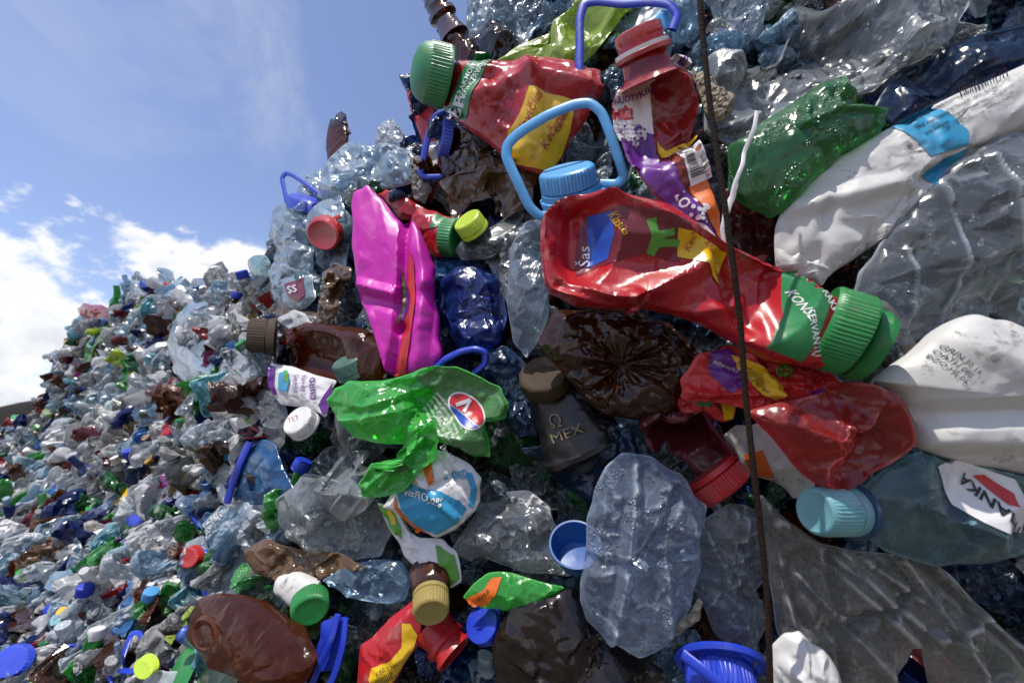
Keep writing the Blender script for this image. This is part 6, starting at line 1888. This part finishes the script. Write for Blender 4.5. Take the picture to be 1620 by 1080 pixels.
def fill_far():
    r = np.random.RandomState(8)
    out = []
    pts = []
    n = 0
    while n < 26000 and len(pts) < 1150:
        n += 1
        x, y = r.uniform(-40, 440), r.uniform(425, 1110)
        if y < topline(x) + 3:
            continue
        if x > 400 and y < 480:
            continue
        if any(inside(x, y, q) for q in FARLINES):
            continue
        dd = float(depth(x, y)[0])
        gap = max(10, 20 / dd ** .75)
        if all((x - a) ** 2 + (y - b) ** 2 > (gap * .5 + g * .5) ** 2 for a, b, g in pts[-900:]):
            pts.append((x, y, gap))
    counts = {}
    for x, y, g in pts:
        dd = float(depth(x, y)[0])
        k = pick(r, {'bottle': 58, 'sheet': 30, 'wrap': 7, 'cap': 3, 'handle': 2})
        if k == 'bottle':
            col = pick(r, {'clear': 54, 'white': 4, 'blue': 12, 'green': 9, 'brown': 9, 'red': 3, 'lime': 1})
            mt = FCLR[col][r.randint(len(FCLR[col]))]
            size = r.uniform(.23, .36)
        elif k == 'sheet':
            col = pick(r, {'clear': 62, 'white': 8, 'blue': 12, 'green': 6, 'brown': 4, 'red': 2})
            mt = FCLR[col][r.randint(len(FCLR[col]))]
            size = r.uniform(.19, .34)
        elif k == 'wrap':
            mt = [L_WHITE, L_RED, L_YELLOW, L_SKY, L_PGREEN, L_PURPLE, L_ORANGE, MAGENTA, SILVER, L_WHITE, L_SKY][r.randint(11)]
            size = r.uniform(.10, .2)
        elif k == 'cap':
            mt = [BLUECAP, BLUECAP, BLUECAP, REDCAP, GREENCAP, WHITEC, YELLOW, SKYCAP, LIME][r.randint(9)]
            size = r.uniform(.035, .055)
        else:
            mt = [BLUECAP, BLUECAP, SKYCAP, REDCAP][r.randint(4)]
            size = r.uniform(.08, .12)
        res = 1 if dd < 2.2 else 0
        me = proto((k, r.randint(8), res if k in ('bottle', 'sheet', 'wrap') else 0))
        d = dd + r.uniform(-.045, .055) * (1 + .3 * dd) - (.05 if k in ('cap', 'handle') else 0)
        o = place(me, mt, x, y, d, size * min(1.1, max(.60, .46 + .27 * dd)), rot_along(r, .4, .6, .8) if k in ('bottle', 'handle') else rot_flat(r, .6, .7, .5))
        o.name = {'bottle': 'crushed_bottle', 'sheet': 'plastic_bag', 'wrap': 'plastic_wrapper', 'cap': 'bottle_cap', 'handle': 'jug_handle'}[k]
        kd = {'bottle': 'bottle', 'sheet': 'bag', 'wrap': 'wrapper', 'cap': 'cap', 'handle': 'handle'}[k]
        w = WORD[mt.name]
        lb, gr = far_label({'bottle': 'crushed ', 'sheet': 'crumpled ', 'wrap': 'torn ', 'cap': 'loose ', 'handle': 'loose '}[k] + w, {'bottle': 'bottle', 'sheet': 'bag', 'wrap': 'wrapper', 'cap': 'screw cap', 'handle': 'jug handle'}[k], x, y)
        tag(o, lb, kd, gr)
        if k == 'bottle' and dd < 2.4 and r.rand() < .6:
            cm = [BLUECAP, BLUECAP, WHITEC, GREENCAP, REDCAP, SKYCAP][r.randint(6)]
            c = bpy.data.objects.new('cap', proto(('cap', 0, 0)))
            COL.objects.link(c)
            if not c.data.materials:
                c.data.materials.append(None)
            c.material_slots[0].link = 'OBJECT'
            c.material_slots[0].material = cm
            c.parent = o
            c.matrix_parent_inverse = Matrix.Identity(4)
            c.location = (0, 0, .44)
            xs = [v.co.x for v in me.vertices if v.co.z > .46]
            ys = [v.co.y for v in me.vertices if v.co.z > .46]
            c.location = (sum(xs) / len(xs), sum(ys) / len(ys), .44)
            c.scale = (.13, .13, .13)
        out.append(o)
    return out


def scraps():
    """Countless small torn pieces that fill the cracks of the heap: one mesh."""
    r = np.random.RandomState(21)
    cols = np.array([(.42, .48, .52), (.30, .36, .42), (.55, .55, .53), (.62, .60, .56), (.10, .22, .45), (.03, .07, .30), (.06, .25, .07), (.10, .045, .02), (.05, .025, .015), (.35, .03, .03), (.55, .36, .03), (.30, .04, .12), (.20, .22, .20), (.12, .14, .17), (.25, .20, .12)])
    V, Fc, Cl = [], [], []
    n = 0
    while n < 2600:
        far = r.rand() < .985
        x = r.uniform(-60, 440) if far else r.uniform(440, 1640)
        y = r.uniform(430, 1130) if far else r.uniform(-40, 1130)
        if y < topline(x) + 8:
            continue
        d0 = float(depth(x, y)[0]) if n % 1 == 0 else 1
        d = d0 + r.uniform(.01, .09) * (1 + .25 * d0)
        p = cam_pt(x, y, d)
        q = np.linalg.qr(r.randn(3, 3))[0]
        s = r.uniform(.018, .06) if far else r.uniform(.015, .035)
        b = len(V)
        for i in range(4):
            for j in range(3):
                loc = np.array([(i / 3 - .5) * 2 + r.uniform(-.2, .2), (j / 2 - .5) * r.uniform(.8, 1.4), r.uniform(-.35, .35)]) * s * (1 if far else .5)
                V.append(p + q @ loc)
        for i in range(3):
            for j in range(2):
                a = b + i * 3 + j
                Fc.append((a, a + 1, a + 4, a + 3))
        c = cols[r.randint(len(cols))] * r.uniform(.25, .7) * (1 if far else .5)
        Cl += [c] * 6
        n += 1
    me = bpy.data.meshes.new('plastic_scraps')
    me.from_pydata([tuple(v) for v in V], [], Fc)
    at = me.color_attributes.new('scrap_colour', 'FLOAT_COLOR', 'CORNER')
    arr = np.ones((len(me.loops), 4))
    arr[:, :3] = np.repeat(np.array(Cl), 4, axis=0)
    at.data.foreach_set('color', arr.ravel())
    m, nt, N, L = _nt('mixed_scrap_plastic')
    a = N('ShaderNodeAttribute')
    a.attribute_name = 'scrap_colour'
    P = N('ShaderNodeBsdfPrincipled')
    P.inputs['Roughness'].default_value = .35
    L(a.outputs['Color'], P.inputs['Base Color'])
    R = N('ShaderNodeBsdfTranslucent')
    L(a.outputs['Color'], R.inputs[0])
    ms = N('ShaderNodeMixShader')
    ms.inputs[0].default_value = .3
    L(P.outputs[0], ms.inputs[1])
    L(R.outputs[0], ms.inputs[2])
    o = N('ShaderNodeOutputMaterial')
    L(ms.outputs[0], o.inputs[0])
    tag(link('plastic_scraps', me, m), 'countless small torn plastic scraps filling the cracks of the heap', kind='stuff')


FILL = fill_near()
FAR = fill_far()
scraps()


def cull(objs):
    """Leave out copies that the photograph's view shows nothing of: a coarse depth map of everything that is not see-through."""
    bpy.context.view_layer.update()
    cell = 6
    W, H = int(PW // cell), int(PH // cell)
    zb = np.full((H, W), 1e9)
    own = {}
    sel = {o.name for o in objs}
    for o in sc.objects:
        if o.type != 'MESH' or o.name in ('ground', 'bank', 'waste_heap', 'plastic_scraps'):
            continue
        n = len(o.data.vertices)
        co = np.empty(n * 3)
        o.data.vertices.foreach_get('co', co)
        M = np.array(o.matrix_world)
        p = co.reshape(-1, 3) @ M[:3, :3].T + M[:3, 3]
        c = (p - CAMPOS) @ RC
        z = -c[:, 2]
        ok = z > .05
        px = (PW / 2 + F * c[:, 0] / np.maximum(z, .05)) / cell
        py = (PH / 2 - F * c[:, 1] / np.maximum(z, .05)) / cell
        ok &= (px >= 0) & (px < W) & (py >= 0) & (py < H)
        ix, iy, z = px[ok].astype(int), py[ok].astype(int), z[ok]
        if o.name in sel:
            own[o.name] = (ix, iy, z)
        mt = o.material_slots[0].material if o.material_slots else None
        if mt is not None and not mt.get('clear'):
            np.minimum.at(zb, (iy, ix), z)
        elif o.name in sel:
            np.minimum.at(zb, (iy, ix), z + .03)
    gone = 0
    for o in objs:
        ix, iy, z = own.get(o.name, ((), (), ()))
        seen = np.sum(z < zb[iy, ix] + .012 * (1 + z)) if len(z) else 0
        if seen < max(3, .02 * len(o.data.vertices)):
            for ch in list(o.children):
                bpy.data.objects.remove(ch)
            bpy.data.objects.remove(o)
            gone += 1
    return gone


def far_mass(objs, keep):
    """Past the largest of a kind the small far bottles become one mass."""
    bs = [o for o in objs if o.name.startswith('crushed_bottle')]
    bs.sort(key=lambda o: -o.matrix_world.to_scale()[0] / (Vector(CAMPOS) - o.matrix_world.translation).length)
    join_mass(bs[keep:], 'distant_bottles', 'mass of small crushed bottles far up the slope')


def join_mass(rest, name, label):
    if not rest:
        return
    bpy.context.view_layer.update()
    V, Fq, mi, mats, base = [], [], [], [], 0
    for o in rest:
        me = o.data
        n = len(me.vertices)
        co = np.empty(n * 3)
        me.vertices.foreach_get('co', co)
        M = np.array(o.matrix_world)
        V.append(co.reshape(-1, 3) @ M[:3, :3].T + M[:3, 3])
        mt = o.material_slots[0].material
        if mt not in mats:
            mats.append(mt)
        for q in me.polygons:
            Fq.append([v + base for v in q.vertices])
        mi += [mats.index(mt)] * len(me.polygons)
        base += n
    me = bpy.data.meshes.new(name)
    me.from_pydata(np.vstack(V).tolist(), [], Fq)
    for mt in mats:
        me.materials.append(mt)
    me.polygons.foreach_set('material_index', mi)
    finish_mesh(me, 24)
    tag(link(name, me), label, kind='stuff')
    for o in rest:
        for ch in list(o.children):
            bpy.data.objects.remove(ch)
        bpy.data.objects.remove(o)


def alive(objs):
    names = {o.name for o in sc.objects}
    out = []
    for o in objs:
        try:
            if o.name in names:
                out.append(o)
        except ReferenceError:
            pass
    return out


print('culled', cull(FILL + FAR))
FILL, FAR = alive(FILL), alive(FAR)
nb = len([o for o in FILL if o.name.startswith('crushed_bottle')])
far_mass(FAR, 296 - nb)


def beyond():
    """The heap goes on above and to both sides of what the photograph shows."""
    r = np.random.RandomState(31)
    out = []
    for x0, x1, y0, y1, n in ((760, 1980, -250, -50, 110), (1680, 1980, -50, 1200, 70), (-330, -50, 720, 1200, 90), (-50, 1680, 1140, 1330, 90)):
        for _ in range(n):
            x, y = r.uniform(x0, x1), r.uniform(y0, y1)
            if y < topline(x) + 10:
                continue
            d = float(depth(x, y)[0]) + r.uniform(.03, .09)
            col = pick(r, {'clear': 60, 'blue': 16, 'green': 9, 'brown': 12, 'red': 3})
            mt = FCLR[col][r.randint(len(FCLR[col]))]
            k = 'bottle' if r.rand() < .6 else 'sheet'
            out.append(place(proto((k, r.randint(8), 1)), mt, x, y, d, r.uniform(.2, .3) * min(1.1, .7 + .25 * d), rot_along(r, .2) if k == 'bottle' else rot_flat(r, 0, 3, .3)))
    join_mass(out, 'surrounding_bottles', 'mass of crushed bottles where the heap goes on above and beside')


beyond()
